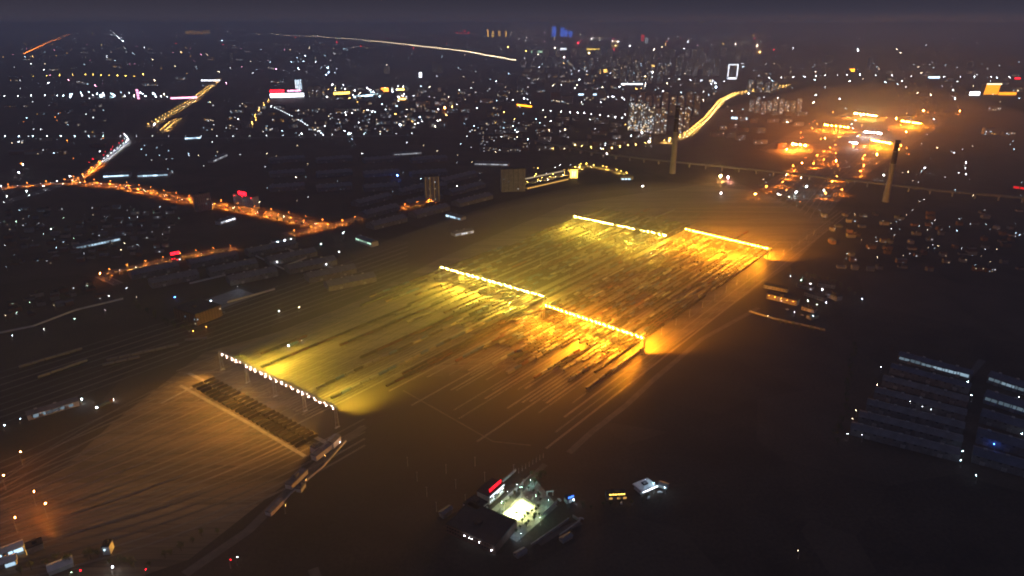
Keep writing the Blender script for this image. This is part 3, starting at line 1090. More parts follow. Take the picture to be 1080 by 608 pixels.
SC = [(((0, 290), (190, 270), (190, 215), (0, 222)), 46, ('white', 'cool', 'white', 'green', 'warm'), 30, .3, "the dark village left of the yard"),
      (((0, 345), (120, 318), (110, 300), (0, 325)), 10, ('white', 'warm', 'green'), 40, .3, "the yards at the left edge"),
      (((890, 285), (1078, 285), (1078, 225), (860, 225)), 56, ('white', 'cool', 'warm'), 26, .35, "the village right of the yard"),
      (((870, 220), (1078, 215), (1078, 150), (960, 140)), 26, ('white', 'cool', 'white', 'warm'), 60, .45, "the dark land beyond the right village"),
      (((0, 185), (110, 170), (110, 108), (0, 108)), 26, ('white', 'cool', 'sodium'), 70, .5, "the quarter above the orange junction"),
      (((140, 178), (260, 200), (280, 150), (150, 150)), 20, ('white', 'cool', 'warm'), 50, .4, "the works beside the long white sheds"),
      (((270, 225), (520, 205), (540, 155), (280, 150)), 34, ('white', 'cool', 'warm'), 70, .45, "the works above the orange road"),
      (((190, 145), (450, 143), (450, 118), (220, 108)), 60, ('white', 'white', 'cool', 'warm'), 110, .7, "the blocks below the mall"),
      (((400, 130), (560, 150), (560, 92), (340, 92)), 90, ('white', 'white', 'cool', 'warm', 'amber'), 140, .9, "the middle town"),
      (((500, 168), (690, 158), (700, 120), (480, 128)), 56, ('white', 'cool', 'warm', 'amber'), 110, .7, "the streets left of the apartment towers"),
      (((540, 122), (690, 104), (700, 62), (545, 62)), 130, ('white', 'white', 'cool', 'warm', 'amber'), 180, 1.2, "the dense town"),
      (((690, 100), (835, 140), (835, 70), (700, 62)), 70, ('white', 'cool', 'warm'), 170, 1.1, "the town beyond the bright avenue"),
      (((780, 125), (1078, 110), (1078, 66), (790, 66)), 70, ('white', 'cool', 'warm'), 170, 1.2, "the far quarter behind the farther yard"),
      (((0, 104), (330, 104), (330, 50), (0, 46)), 90, ('white', 'cool', 'warm', 'amber', 'pink'), 170, 1.3, "the far fields at the left"),
      (((330, 92), (545, 92), (545, 50), (330, 44)), 50, ('white', 'cool', 'warm'), 170, 1.3, "the far fields in the middle"),
      (((0, 50), (330, 48), (330, 29), (0, 29)), 130, ('white', 'warm', 'amber', 'red', 'white', 'cool'), 3000, 2.6, "the left horizon"),
      (((330, 48), (560, 58), (560, 32), (330, 31)), 50, ('white', 'warm', 'amber', 'red'), 2800, 2.6, "the middle horizon"),
      (((560, 62), (820, 62), (820, 32), (560, 33)), 130, ('white', 'warm', 'amber', 'red', 'white', 'pink'), 3200, 2.6, "the horizon behind the town"),
      (((820, 62), (1078, 66), (1078, 33), (820, 31)), 40, ('white', 'warm', 'white'), 2000, 2.4, "the right horizon"),
      (((790, 222), (870, 215), (880, 190), (800, 185)), 12, ('sodium', 'warm', 'white'), 130, .5, "the depot at the yard mouth"),
      (((832, 172), (960, 172), (1000, 120), (850, 120)), 44, ('sodium', 'sodium', 'amber', 'white'), 200, .8, "the tracks of the farther yard"),
      (((355, 100), (430, 112), (430, 92), (350, 90)), 26, ('white', 'cool', 'white', 'warm'), 420, 1.3, "the bright shops right of the mall"),
      (((60, 106), (175, 106), (175, 98), (60, 99)), 26, ('cool', 'white', 'cool', 'warm'), 380, 1.3, "the bright cluster on the second dotted road"),
      (((300, 74), (365, 84), (355, 72), (318, 55)), 20, ('cool', 'cool', 'white'), 600, 1.3, "the bluish string above the mall"),
      (((560, 200), (620, 186), (612, 172), (556, 180)), 20, ('amber', 'yellow', 'white'), 130, .5, "the car park of the lit tower")]
for q in SC: scatter_lamps(*q)
# single bright lights the photo shows
for (x, y), k, s, r, wh in (((797, 205), 'sodium', 2600, .8, "brightest orange lamp standing by the depot at the yard mouth"),
                            ((882, 170), 'sodium', 4500, .9, "lone bright orange lamp before the farther yard"), ((925, 163), 'sodium', 3600, .9, "bright orange lamp beside the dark chimney"),
                            ((974, 117), 'sodium', 5200, 1.1, "bright orange lamp above the rightmost distant bridge"), ((945, 125), 'sodium', 3500, 1.0, "orange lamp at the left end of the rightmost bridge"),
                            ((1012, 117), 'sodium', 3000, 1.0, "reddish orange lamp farthest out to the right"), ((956, 139), 'sodium', 3000, 1.0, "orange lamp between two distant bridges"),
                            ((840, 203), 'cool', 1500, .8, "brightest bluish white lamp of the depot"), ((851, 197), 'cool', 900, .7, "bluish white lamp above the brightest depot lamp"),
                            ((869, 201), 'cool', 1000, .7, "rightmost bluish white lamp of the depot"), ((821, 205), 'white', 500, .7, "white lamp left in the depot"),
                            ((932, 185), 'white', 1500, .6, "white lamp at the foot of the dark chimney"), ((975, 177), 'cool', 900, .7, "lone bluish lamp right of the dark chimney"),
                            ((1019, 172), 'white', 500, .6, "white lamp beyond the right village"), ((1019, 184), 'white', 600, .5, "lower white lamp beyond the right village"),
                            ((419, 185), 'blue', 900, .9, "bright blue white lamp above the orange road"), ((678, 197), 'white', 900, .6, "white lamp alone before the chimney"),
                            ((760, 186), 'amber', 5200, 1.2, "dazzling lamp at the far corner of the yard"), ((768, 187), 'pink', 2200, 1.0, "pinkish lamp at the far corner of the yard"),
                            ((761, 204), 'white', 700, .7, "white lamp under the dazzling corner lamp"), ((755, 92), 'cool', 4200, 1.6, "brightest bluish lamp among the dark towers"),
                            ((726, 104), 'cool', 2200, 1.3, "bluish lamp right of the apartment towers"), ((368, 141), 'cool', 1800, 1.0, "bright bluish lamp below the shops"),
                            ((422, 132), 'cool', 1800, 1.0, "bright bluish lamp right of the shops"), ((677, 140), 'white', 2200, 1.0, "bright white lamp at the foot of the apartment towers"),
                            ((684, 150), 'white', 1500, .9, "white lamp before the apartment towers"), ((469, 114), 'sodium', 3200, 1.3, "bright pinkish orange lamp in the middle town"),
                            ((85, 422), 'cool', 900, .4, "starry white lamp at the end of the long lit shed"), ((184, 314), 'blue', 300, .45, "blue white lamp on the corner of the brick block"),
                            ((105, 289), 'sodium', 900, .5, "orange lamp at the lower end of the warehouse street"), ((362, 246), 'cool', 400, .5, "bluish lamp by the teal lit wall"),
                            ((300, 254), 'cool', 900, .5, "bluish lamp inside the teal lit court"), ((53, 242), 'green', 260, .4, "green lamp in the dark village"),
                            ((20, 182), 'white', 900, .8, "bright white lamp at the left edge above the junction"), ((24, 174), 'cool', 500, .7, "upper white lamp at the left edge above the junction"),
                            ((0, 196), 'white', 1200, .8, "white lamp where the orange highway leaves the left edge"), ((163, 131), 'white', 1500, 1.1, "bright white lamp at the lower end of the longer avenue"),
                            ((345, 102), 'white', 1200, 1.2, "white lamp just right of the mall"), ((687, 268), 'white', 60, .4, "small white lamp at the end of the brightest bridge"),
                            ((117, 600), 'white', 160, .5, "white lamp at the bottom of the throat"), ((113, 577), 'cool', 40, .4, "dim bluish lamp by the pale hut"),
                            ((242, 593), 'red', 60, .3, "red lamp beside the bottom service road"), ((249, 590), 'white', 80, .3, "white lamp beside the bottom service road"),
                            ((358, 468), 'white', 90, .35, "white lamp at the upper end of the bottom service road"), ((910, 316), 'cool', 500, .35, "bluish lamp at the tip of the station yard"),
                            ((811, 334), 'warm', 120, .3, "warm lamp at the left end of the station wall"), ((843, 583), 'warm', 30, .3, "faint warm lamp alone in the dark field"),
                            ((640, 162), 'white', 420, .8, "white lamp on the tree lined street"), ((612, 150), 'green', 500, .9, "greenish lamp left of the chimney"),
                            ((846, 172), 'sodium', 1300, .7, "orange lamp before the nearest distant bridge"), ((830, 158), 'sodium', 1900, .8, "orange lamp left of the nearest distant bridge")):
    q = P(x, y, 12 if y < 300 else 6)
    LAMPS.append((q.x, q.y, k, s * (2.2 if k in ('sodium', 'amber') else 1), r, 12 if y < 300 else 6, wh, "their own", 0))

# ------------------------------------------------------------------ buildings one by one
WW = [wm('white', 2.2), wm('warm', 1.2), wm('cool', .8), wm('warm', .5), wm('cool', .4)]
WWF = [wm('white', 14), wm('warm', 12), wm('cool', 10), wm('amber', 12)]
ALLW = [wm('white', 5), wm('warm', 6), wm('cool', 3), wm('white', 2), wm('warm', 2), wm('amber', 3)]

# brick block with the orange lit end beside the blue lit court
loc, rz, L = frame((185, 336), (208, 344))
t = building("brick_block", "five storey brick block with an orange lit end beside a blue lit court", "building", loc, rz, L, 42, 17, wall=M_wall2)
windows(t, L, 1, 5, 3.2, 7, .08, WW)
windows(t, 42, 1, 5, 3.2, 9, .05, WW, side=(L, 1))
tag(ribbon("concrete_court", polyline([(222, 322), (262, 308)]), 52, .1, M_pave), kind="structure")
for (x, y), lb in (((222, 318), "blue tinted lamp at the near side of the court behind the brick block"), ((250, 303), "blue tinted lamp at the far side of the court behind the brick block")):
    q = P(x, y, 8); LAMPS.append((q.x, q.y, 'cool', 900, .3, 8, lb, "the blue lit court", 0))
q = P(203, 350, 5); LAMPS.append((q.x, q.y, 'sodium', 300, .3, 5, "orange lamp before the lit end of the brick block", "the brick block", 0))
q = P(217, 345, 6); LAMPS.append((q.x, q.y, 'sodium', 260, .3, 6, "orange lamp below the brick block corner", "the brick block", 0))

# hotel with red sign by the orange highway
t, L = bpx("hotel", "pale hotel with a red glowing rooftop sign beside the orange highway", "building", (247, 216), (268, 220), 16, 26, wall=M_wallw)
windows(t, L, 2, 7, 3.3, 9, .12, WW)
sign(t, (L / 2, 0, 31), 28, 8, 'red', 14, 4)
for k in (.1, .5, .9): wall_lamp(t, (L * k, 0, 24), 'red', 60, .5)
t, L = bpx("shop_building", "small shop building with red glowing letters over the warehouse street", "building", (181, 277), (191, 275), 12, 12, wall=M_wall3)
windows(t, L, 1, 3, 3.3, 4, .5, [wm('red', 5), wm('white', 6)])
sign(t, (L / 2, 0, 15.5), 15, 4.5, 'red', 16, 3)
# slab left of the hotel
t, L = bpx("office_slab", "dark office slab standing between the orange highway and the red sign", "building", (209, 224), (224, 221), 14, 40, wall=M_wall)
windows(t, L, 1, 12, 3.2, 7, .03, WW)

# tower with glowing vertical strips
t, L = bpx("apartment_tower", "slim dark tower with pale vertical light strips above the orange road", "building", (449, 214), (464, 213), 18, 62, wall=M_wall)
for k in (.05, .35, .65, .95):
    MB().box(L * k - .5, -.5, 2, L * k + .5, -.02, 61).build("light_strip", wm('amber', .22), t)
windows(t, L, 2, 18, 3.2, 5, .04, WW)
# beige slab beside
t, L = bpx("beige_tower", "plain beige slab block left of the yellow lit street", "building", (529, 203), (554, 202), 20, 58, wall=M_wall)
windows(t, L, 2, 17, 3.3, 5, .02, WW, cap=85)
# lit tower with screen
t, L = bpx("sign_tower", "small tower faced with a glowing yellow white panel", "building", (601, 191), (609, 191), 14, 32, wall=M_wall3)
MB().box(.6, -.5, 8, L - .6, -.02, 31).build("lit_panel", wm('yellow', 5), t)
MB().box(L * .3, -.7, 12, L * .42, -.5, 26).box(L * .58, -.7, 12, L * .7, -.5, 26).build("panel_lettering", wm('green', 2), t)
for (a, b, D, h_, k, s, lb) in (((556, 200), (600, 190), 16, 7, 'amber', 1.6, "long low shop row glowing amber beside the lit panel tower"),
                                ((553, 190), (596, 181), 18, 6, 'warm', 1.0, "upper long low shop row behind the amber glowing one"),
                                ((655, 190), (668, 190), 16, 11, 'cool', 3.5, "bluish glowing gate building at the end of the yellow street"),
                                ((440, 398 - 230), (456, 166), 20, 8, 'white', 1.2, "low works hall with white rows of light above the orange road")):
    t, L = bpx("shop_row", lb, "building", a, b, D, h_, wall=M_wall)
    for i in range(max(2, int(L / 9))):
        link("shop_window", win_mesh(6.5, 2.6, wm(k, s)), t, (4.5 + 9 * i, 0, 2.2))
    MB().box(-.5, -1.8, 3.9, L + .5, 0, 4.15).build("canopy", M_steel, t)

# long white lit sheds
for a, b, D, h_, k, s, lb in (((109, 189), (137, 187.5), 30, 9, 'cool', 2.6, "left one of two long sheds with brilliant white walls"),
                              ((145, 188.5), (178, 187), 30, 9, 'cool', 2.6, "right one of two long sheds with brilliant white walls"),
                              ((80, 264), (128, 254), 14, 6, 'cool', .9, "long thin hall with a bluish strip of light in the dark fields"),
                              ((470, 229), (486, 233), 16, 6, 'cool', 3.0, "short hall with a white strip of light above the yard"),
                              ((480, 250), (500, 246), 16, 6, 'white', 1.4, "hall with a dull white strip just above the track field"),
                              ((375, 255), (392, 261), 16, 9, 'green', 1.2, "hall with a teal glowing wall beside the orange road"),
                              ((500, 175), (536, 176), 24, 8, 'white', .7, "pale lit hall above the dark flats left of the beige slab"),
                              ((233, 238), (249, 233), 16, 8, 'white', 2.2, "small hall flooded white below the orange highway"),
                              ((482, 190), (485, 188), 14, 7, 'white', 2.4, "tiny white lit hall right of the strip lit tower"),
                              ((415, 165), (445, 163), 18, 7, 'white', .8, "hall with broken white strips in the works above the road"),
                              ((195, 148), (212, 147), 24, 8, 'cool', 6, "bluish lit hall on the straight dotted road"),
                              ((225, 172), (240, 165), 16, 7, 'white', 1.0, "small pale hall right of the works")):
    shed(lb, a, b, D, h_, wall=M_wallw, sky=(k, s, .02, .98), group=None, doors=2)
# teal lit court building
t, L = bpx("school_block", "teal lit block around a bright bluish court", "building", (289, 262), (312, 258), 14, 13, wall=M_wallw)
windows(t, L, 1, 4, 3, 9, .3, [wm('cool', 2.5), wm('green', 2)])
for k in (.2, .8): wall_lamp(t, (L * k, 0, 12), 'cool', 160, .5)

# white mall with tower and red sign
t, L = bpx("shopping_mall", "long shopping mall with dazzling white facade and pink red sign", "mall", (285, 104), (321, 103), 60, 34, wall=M_wallw)
MB().box(2, -1, 5, L - 2, -.05, 24).build("lit_facade", wm('white', 10), t)
sign(t, (L * .22, 0, 38), L * .42, 14, 'red', 22, 5)
sign(t, (L * .72, 0, 38), L * .4, 9, 'pink', 12, 6)
t, L = bpx("office_tower", "white lit office tower rising from the right end of the mall", "building", (312, 98), (319, 98), 24, 78, wall=M_wallw)
windows(t, L, 8, 20, 3.5, 4, .9, [wm('white', 5), wm('cool', 4)], wsize=(5, 2.6), cap=80)
for i, (x0, w_, h_) in enumerate(((326, 5, 58), (333, 5, 62), (340, 4, 52))):
    t, L = bpx("apartment_tower", "grey unlit tower, %s from the mall in the row of three" % nth(i + 1), "building", (x0, 103), (x0 + w_, 103), 18, h_, wall=M_wall, group="three grey towers right of the mall")
    windows(t, L, 3, 14, 3.4, 4, .05, WWF, cap=50)
for a, b, D, h_, k, s, lb in (((352, 101), (369, 100), 20, 22, 'yellow', 10, "shop block with a glowing yellow band right of the mall"),
                              ((373, 104), (400, 101), 20, 14, 'cool', 9, "shop block with a violet white glowing front"),
                              ((402, 97), (410, 97), 18, 24, 'sodium', 14, "square hall glowing reddish orange beside the shops"),
                              ((419, 96), (427, 96), 18, 16, 'amber', 16, "hall glowing pale orange right of the reddish one"),
                              ((420, 106), (428, 106), 18, 14, 'amber', 13, "lower amber glowing hall right of the shops"),
                              ((545, 112), (561, 114), 22, 12, 'gold', 9, "long golden lit roof in the middle town"),
                              ((212, 86), (232, 86), 24, 12, 'white', 9, "pinkish white lit hall at the top of the yellow avenue"),
                              ((180, 105), (208, 104), 30, 12, 'pink', 9, "pink glowing hall where the yellow avenue ends"),
                              ((610, 101), (633, 101), 24, 12, 'cool', 7, "long bluish white lit block in the dense town"),
                              ((655, 90), (678, 90), 24, 14, 'white', 6, "long violet white lit block below the dark towers"),
                              ((771, 126), (788, 127), 24, 12, 'cool', 6, "bluish white lit block right of the bright avenue"),
                              ((633, 77), (645, 76), 40, 26, 'amber', 12, "domed hall glowing warm white in the dense town"),
                              ((685, 71), (693, 71), 30, 22, 'amber', 9, "hall with an amber lit roof among the dark towers"),
                              ((979, 83), (991, 83), 30, 16, 'cool', 14, "blue white glowing building on the far straight road"),
                              ((1022, 101), (1033, 101), 34, 24, 'white', 15, "white glowing hall left of the golden building"),
                              ((117, 37), (122, 37), 40, 20, 'white', 20, "small white lit block on the left horizon"),
                              ((145, 105), (147.5, 105), 14, 56, 'pink', 7, "thin pink and white lit tower on the second dotted road"),
                              ((442, 82), (445, 82), 14, 40, 'white', 12, "white lit slim tower standing alone in the far fields"),
                              ((896, 76), (901, 76), 18, 26, 'gold', 22, "small golden cube shaped building in the right distance"),
                              ((560, 42 + 14), (572, 56), 30, 30, 'green', 3, "green tinted lit block in the far town"),
                              ((588, 53), (597, 53), 40, 30, 'white', 12, "violet white lit hall in the far town"),
                              ((617, 53), (632, 53), 40, 24, 'yellow', 9, "long yellow lit hall in the far town"),
                              ((1068, 199), (1082, 201), 20, 8, 'red', 1.2, "low hall with a red white wall at the right edge"),
                              ((1070, 84), (1076, 84), 30, 16, 'red', 14, "reddish lit hall on the right horizon")):
    t, L = bpx("lit_building", lb, "building", a, b, D, h_, wall=M_wall)
    n = max(2, min(8, int(L / 12)))
    nf = max(1, int(h_ / 12))
    for i in range(n):
        for f in range(nf):
            link("lit_window", win_mesh(L / n * .8, h_ / nf * .6, wm(k, s)), t, (L * (i + .5) / n, 0, h_ * (f + .5) / nf))

# gate shaped building outlined in light
t, L = bpx("gate_tower", "tower outlined in white light like a gate, standing above the avenue", "building", (767, 84), (777, 84), 26, 110, wall=M_wall3)
fb = MB()
H1 = 110
fb.box(-1, -2, 20, 4, -.1, H1).box(L - 4, -2, 20, L + 1, -.1, H1).box(-1, -2, H1 - 5, L + 1, -.1, H1).build("light_outline", wm('white', 5), t)
for i in range(3): link("lit_window", win_mesh(L * .3, 12, wm('white', 5)), t, (L * (.2 + .3 * i), 0, 8))
windows(t, L, 30, 18, 4, 4, .1, WWF, cap=60)

# golden building with wing
t, L = bpx("golden_hall", "golden slanted building with glowing slats and a low golden wing", "building", (1037, 101), (1052, 101), 40, 10, wall=M_wall3)
HG = 62
mb = MB()
for i in range(9):
    x = L * i / 9; ww = L / 9 * .55; sk = 8
    mb.add([(x, -.5, 6), (x + ww, -.5, 6), (x + ww + sk, -.5, HG), (x + sk, -.5, HG), (x, 1, 6), (x + ww, 1, 6), (x + ww + sk, 1, HG), (x + sk, 1, HG)],
           [(0, 1, 2, 3), (5, 4, 7, 6), (1, 5, 6, 2), (4, 0, 3, 7), (3, 2, 6, 7)])
mb.build("glowing_slats", wm('gold', 4), t)
MB().box(2, 1.2, 10, L + 6, 38, HG - 2).build("upper_hall", M_wall3, t)
MB().box(7, -1, HG, L + 10, 2, HG + 7).build("glowing_cornice", wm('warm', 4), t)
w_ = MB().box(L + 2, 0, 0, L + 110, 30, 22).build("wing", M_wall3, t)
mb = MB()
for i in range(14): mb.box(L + 4 + 7.6 * i, -.6, 3, L + 9.5 + 7.6 * i, -.05, 19)
mb.build("wing_lights", wm('gold', 4.5), w_)

# horizon landmarks


def far_tower(label, a, wpx, H_, k, s, group, name="skyscraper", cat="building"):
    t, L = bpx(name, label, cat, a, (a[0] + wpx, a[1]), 60, H_, wall=M_wall3, group=group)
    nf = max(3, int(H_ / 60))
    for i in range(nf):
        for j in range(2):
            link("lit_window", win_mesh(L * .42, H_ / nf * .8, wm(k, s)), t, (L * (.25 + .5 * j), 0, H_ * (i + .5) / nf))
    return t


for i, (x, w_, h_) in enumerate(((582, 4.4, 300), (591, 4, 280), (595, 3.5, 220), (599.5, 4, 170))):
    far_tower("blue lit skyscraper, %s from the left of the four on the horizon" % nth(i + 1), (x, 39), w_, h_, 'blue', 8, "blue skyscrapers on the horizon")
for i in range(7):
    far_tower("orange outlined tower block, %s from the left of seven on the left horizon" % nth(i + 1), (196.5 + 3.7 * i, 36), 2.6, 110 + 22 * math.sin(i * 1.4), 'amber', 7, "orange outlined blocks on the left horizon")
for i, x in enumerate((514, 519, 526, 533)):
    far_tower("slim golden lit tower, %s from the left of four on the horizon" % nth(i + 1), (x, 39), 1.6, 200 - 14 * i, 'amber', 12, "golden towers on the horizon")
for i, x in enumerate((481, 485, 489, 493)):
    far_tower("red lit tower, %s from the left of four before the golden towers" % nth(i + 1), (x, 36), 2.2, 80 + 70 * (i == 2), 'red', 9, "red lit towers on the horizon")
far_tower("red lit round tower beside the far big wheel", (676, 44), 3.2, 150, 'red', 3, None)
far_tower("pale violet lit tower right of the red round one", (680, 46), 3.2, 120, 'white', 1.5, None)

# big wheel
c_ = P(648, 51)
t = thing("ferris_wheel", "far big wheel outlined in amber light", "ferris wheel", (c_.x, c_.y, 0))
RW = 55
hub = Vector((0, 0, RW + 12))
rim = MB(); gl = MB()
for i in range(36):
    q0 = 2 * math.pi * i / 36; q1 = 2 * math.pi * (i + 1) / 36
    p0 = hub + Vector((math.cos(q0), 0, math.sin(q0))) * RW; p1 = hub + Vector((math.cos(q1), 0, math.sin(q1))) * RW
    rim.bar(p0, p1, .8, n=5)
    gl.bulb(p0 - Vector((0, 2.5, 0)), 3.4)
    if i % 3 == 0: rim.bar(hub, p0, .35, n=4)
rim.build("wheel_rim", M_steel, t)
gl.build("rim_lights", wm('amber', 9), t)
mb = MB()
for sx_ in (-1, 1):
    for sy in (-1, 1): mb.bar((sx_ * 26, sy * 9, 0), (0, sy * 3, RW + 12), 1.2, n=6)
mb.bar((0, -4, RW + 12), (0, 4, RW + 12), 2.5, n=8)
mb.build("support_legs", M_steel, t)
for i in range(18):
    q = 2 * math.pi * i / 18
    p = hub + Vector((math.cos(q), 0, math.sin(q))) * RW
    MB().box(-1.5, -1.5, -4, 1.5, 1.5, -.8).build("cabin", M_glass, t, p)

# ------------------------------------------------------------------ chimneys


def chimney(label, base, top_y, r0, r1):
    B = P(*base)
    lo_, hi = 50.0, 400.0
    for _ in range(40):                              # height whose top shows at the photo's row
        m_ = (lo_ + hi) / 2
        rel = Vector((B.x, B.y, m_ - CAM_H))
        yc = -rel.z * math.cos(PITCH) - rel.y * math.sin(PITCH); zc = rel.y * math.cos(PITCH) - rel.z * math.sin(PITCH)
        py = 304 + FPX * yc / zc
        if py > top_y: lo_ = m_
        else: hi = m_
    Hh = lo_
    t = thing("chimney", label, "chimney", B)

    def r(z): return r0 + (r1 - r0) * (z / Hh) ** .8
    def stage(z0, z1, n, grow=0.0):
        mb = MB()
        for i in range(n):
            a_ = z0 + (z1 - z0) * i / n; b_ = z0 + (z1 - z0) * (i + 1) / n
            mb.bar((0, 0, a_), (0, 0, b_), r(a_) + grow, 0, 28, r(b_) + grow)
        return mb
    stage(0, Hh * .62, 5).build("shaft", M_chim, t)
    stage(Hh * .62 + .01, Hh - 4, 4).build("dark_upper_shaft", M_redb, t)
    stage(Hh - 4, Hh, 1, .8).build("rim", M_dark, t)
    for f in (.62, .82, .97):
        z = Hh * f
        mb = MB()
        n = 24
        vs_ = []
        for i in range(n):
            q = 2 * math.pi * i / n
            for rr, zz in ((r(z) + .05, z), (r(z) + 2.2, z), (r(z) + 2.2, z + 1.2)):
                vs_.append((rr * math.cos(q), rr * math.sin(q), zz))
        fs = []
        for i in range(n):
            j = (i + 1) % n
            fs += [(i * 3, i * 3 + 1, j * 3 + 1, j * 3), (i * 3 + 1, i * 3 + 2, j * 3 + 2, j * 3 + 1)]
        mb.add(vs_, fs)
        mb.build("gallery", M_steel, t)
    print("chimney", round(Hh))


chimney("tall pale chimney with a dark top before the apartment towers", (709, 183), 112, 9, 6)
chimney("tall dark chimney right of the depot with pale foot", (934, 213), 148, 7.5, 5)

# ------------------------------------------------------------------ elevated railway
VD = [(565, 152), (600, 160), (640, 167), (700, 174), (760, 180), (800, 184), (880, 193), (940, 200), (990, 206), (1090, 215)]
vpl = polyline(VD)
t = thing("viaduct", "long thin concrete viaduct crossing behind the yard", "viaduct", (0, 0, 0))
mb = MB()
for a, b in zip(vpl, vpl[1:]):
    d = (b - a).normalized(); s_ = Vector((d.y, -d.x, 0))
    for o_, w2, z0, z1 in ((0, 5.2, 10, 12), (-5.5, .3, 12, 13.4), (5.5, .3, 12, 13.4)):
        q = []
        for z in (z0, z1):
            for p in (a, b):
                for sg in (-1, 1):
                    v_ = p + s_ * (o_ + sg * w2); q.append((v_.x, v_.y, z))
        mb.add(q, [(0, 1, 3, 2), (4, 6, 7, 5), (0, 4, 5, 1), (2, 3, 7, 6), (0, 2, 6, 4), (1, 5, 7, 3)])
mb.build("deck", M_wall3, t)
for p, d in walk(vpl, 48):
    MB().box(-1.2, -3, 0, 1.2, 3, 10).build("pier", M_conc, t, p, math.atan2(d.y, d.x))

# ------------------------------------------------------------------ apartment towers behind the chimney


def tower(name, label, a, b, H_, floors, cols, lit, mats, group, D=16, cap=90, ws=(1.8, 1.7), wall=None, dark=False):
    t, L = bpx(name, label, "building", a, b, D, H_, wall=wall or M_wall, group=group)
    fh = (H_ - 4) / floors
    windows(t, L, 3, floors, fh, cols, lit, mats, ws, dark, cap=cap)
    return t


AG = "apartment towers behind the pale chimney"
for i, (x, y, w_, h_) in enumerate(((662, 138, 6, 112), (668, 139, 6, 108), (675, 140, 6.5, 112), (682.5, 141, 6, 100), (690, 142, 5.5, 98), (696.5, 142, 5.5, 92), (714, 141, 5, 96), (721, 139, 5, 96))):
    br = i < 4
    tower("apartment_tower", "%s apartment tower, %s from the left in the front row by the chimney" % ("speckled" if br else "dim", nth(i + 1)), (x, y), (x + w_, y), h_, 30, 6,
          .24 if br else .10, ALLW, AG, ws=(2.4, 2.0))
for i in range(9):
    x = 664 + 8.4 * i
    tower("apartment_tower", "dark apartment tower, %s from the left in the second row by the chimney" % nth(i + 1), (x, 122), (x + 6, 122), 95 + 9 * math.sin(i * 2), 28, 5, .06, ALLW, AG, ws=(2.4, 2.0))
DG = "dark towers of the dense town"
for r_, (y, x0, x1, n, hh) in enumerate(((88, 645, 700, 6, 110), (80, 650, 762, 11, 120), (73, 600, 760, 14, 110), (66, 640, 800, 13, 120), (60, 560, 800, 18, 110), (98, 790, 822, 4, 80))):
    for i in range(n):
        x = x0 + (x1 - x0) * (i + random.uniform(-.2, .2)) / n
        tower("apartment_tower", "dim tower, %s from the left in the %s row of the dense town" % (nth(i + 1), nth(r_ + 1)), (x, y), (x + random.uniform(4.5, 7), y),
              hh * random.uniform(.7, 1.15), 22, 4, .10, ALLW, DG, D=22, ws=(3.4, 2.6), cap=40)
for i, (x, y, w_, h_) in enumerate(((405, 78, 6, 60), (456, 76, 5, 80), (462, 77, 5, 70), (566, 70, 5, 90), (572, 70, 4, 84), (578, 69, 4, 80), (868, 66, 10, 70), (914, 74, 3, 110), (1020, 72, 5, 60), (243, 66, 3, 90), (440, 118, 5, 30), (448, 118, 5, 30))):
    tower("apartment_tower", "lone grey tower, %s from the left of those scattered about the plain" % nth(i + 1), (x, y), (x + w_, y), h_, 14, 3, .05, ALLW, "lone towers on the plain", ws=(3, 2.4), cap=30)
# the tower group at the farther yard's left
for i in range(9):
    x = 790 + 6.2 * i; y = 118 + 1.5 * (i % 3)
    tower("apartment_tower", "speckled tower, %s from the left in the group beyond the bright avenue" % nth(i + 1), (x, y), (x + 4.6, y), 62 + 12 * math.sin(i * 1.7), 20, 5, .14, ALLW, "towers beyond the bright avenue", ws=(2.4, 2.0))


# ------------------------------------------------------------------ the walled compound with the bright court
CQ = [P(527, 545), P(541, 554), P(566, 534), P(553, 524)]
quad = lambda q, z: [(p.x, p.y, z) for p in q]
tag(MB().add(quad([P(506, 549), P(545, 572), P(588, 534), P(560, 500)], .06), [(0, 1, 2, 3)]).build("paved_court_ground", M_pave), kind="structure")
tag(MB().add(quad(CQ, .1), [(0, 1, 2, 3)]).build("sports_court", M_turf), kind="structure")
ex = (CQ[1] - CQ[0]); ey = (CQ[3] - CQ[0]); exn = ex.normalized(); eyn = ey.normalized()
mk = MB()


def line(u0, v0, u1, v1, w_=.12):
    a = CQ[0] + ex * u0 + ey * v0; b = CQ[0] + ex * u1 + ey * v1
    d = (b - a).normalized(); s_ = Vector((d.y, -d.x, 0)) * w_
    mk.add([(a - s_)[:2] + (.12,), (a + s_)[:2] + (.12,), (b + s_)[:2] + (.12,), (b - s_)[:2] + (.12,)], [(0, 1, 2, 3)])


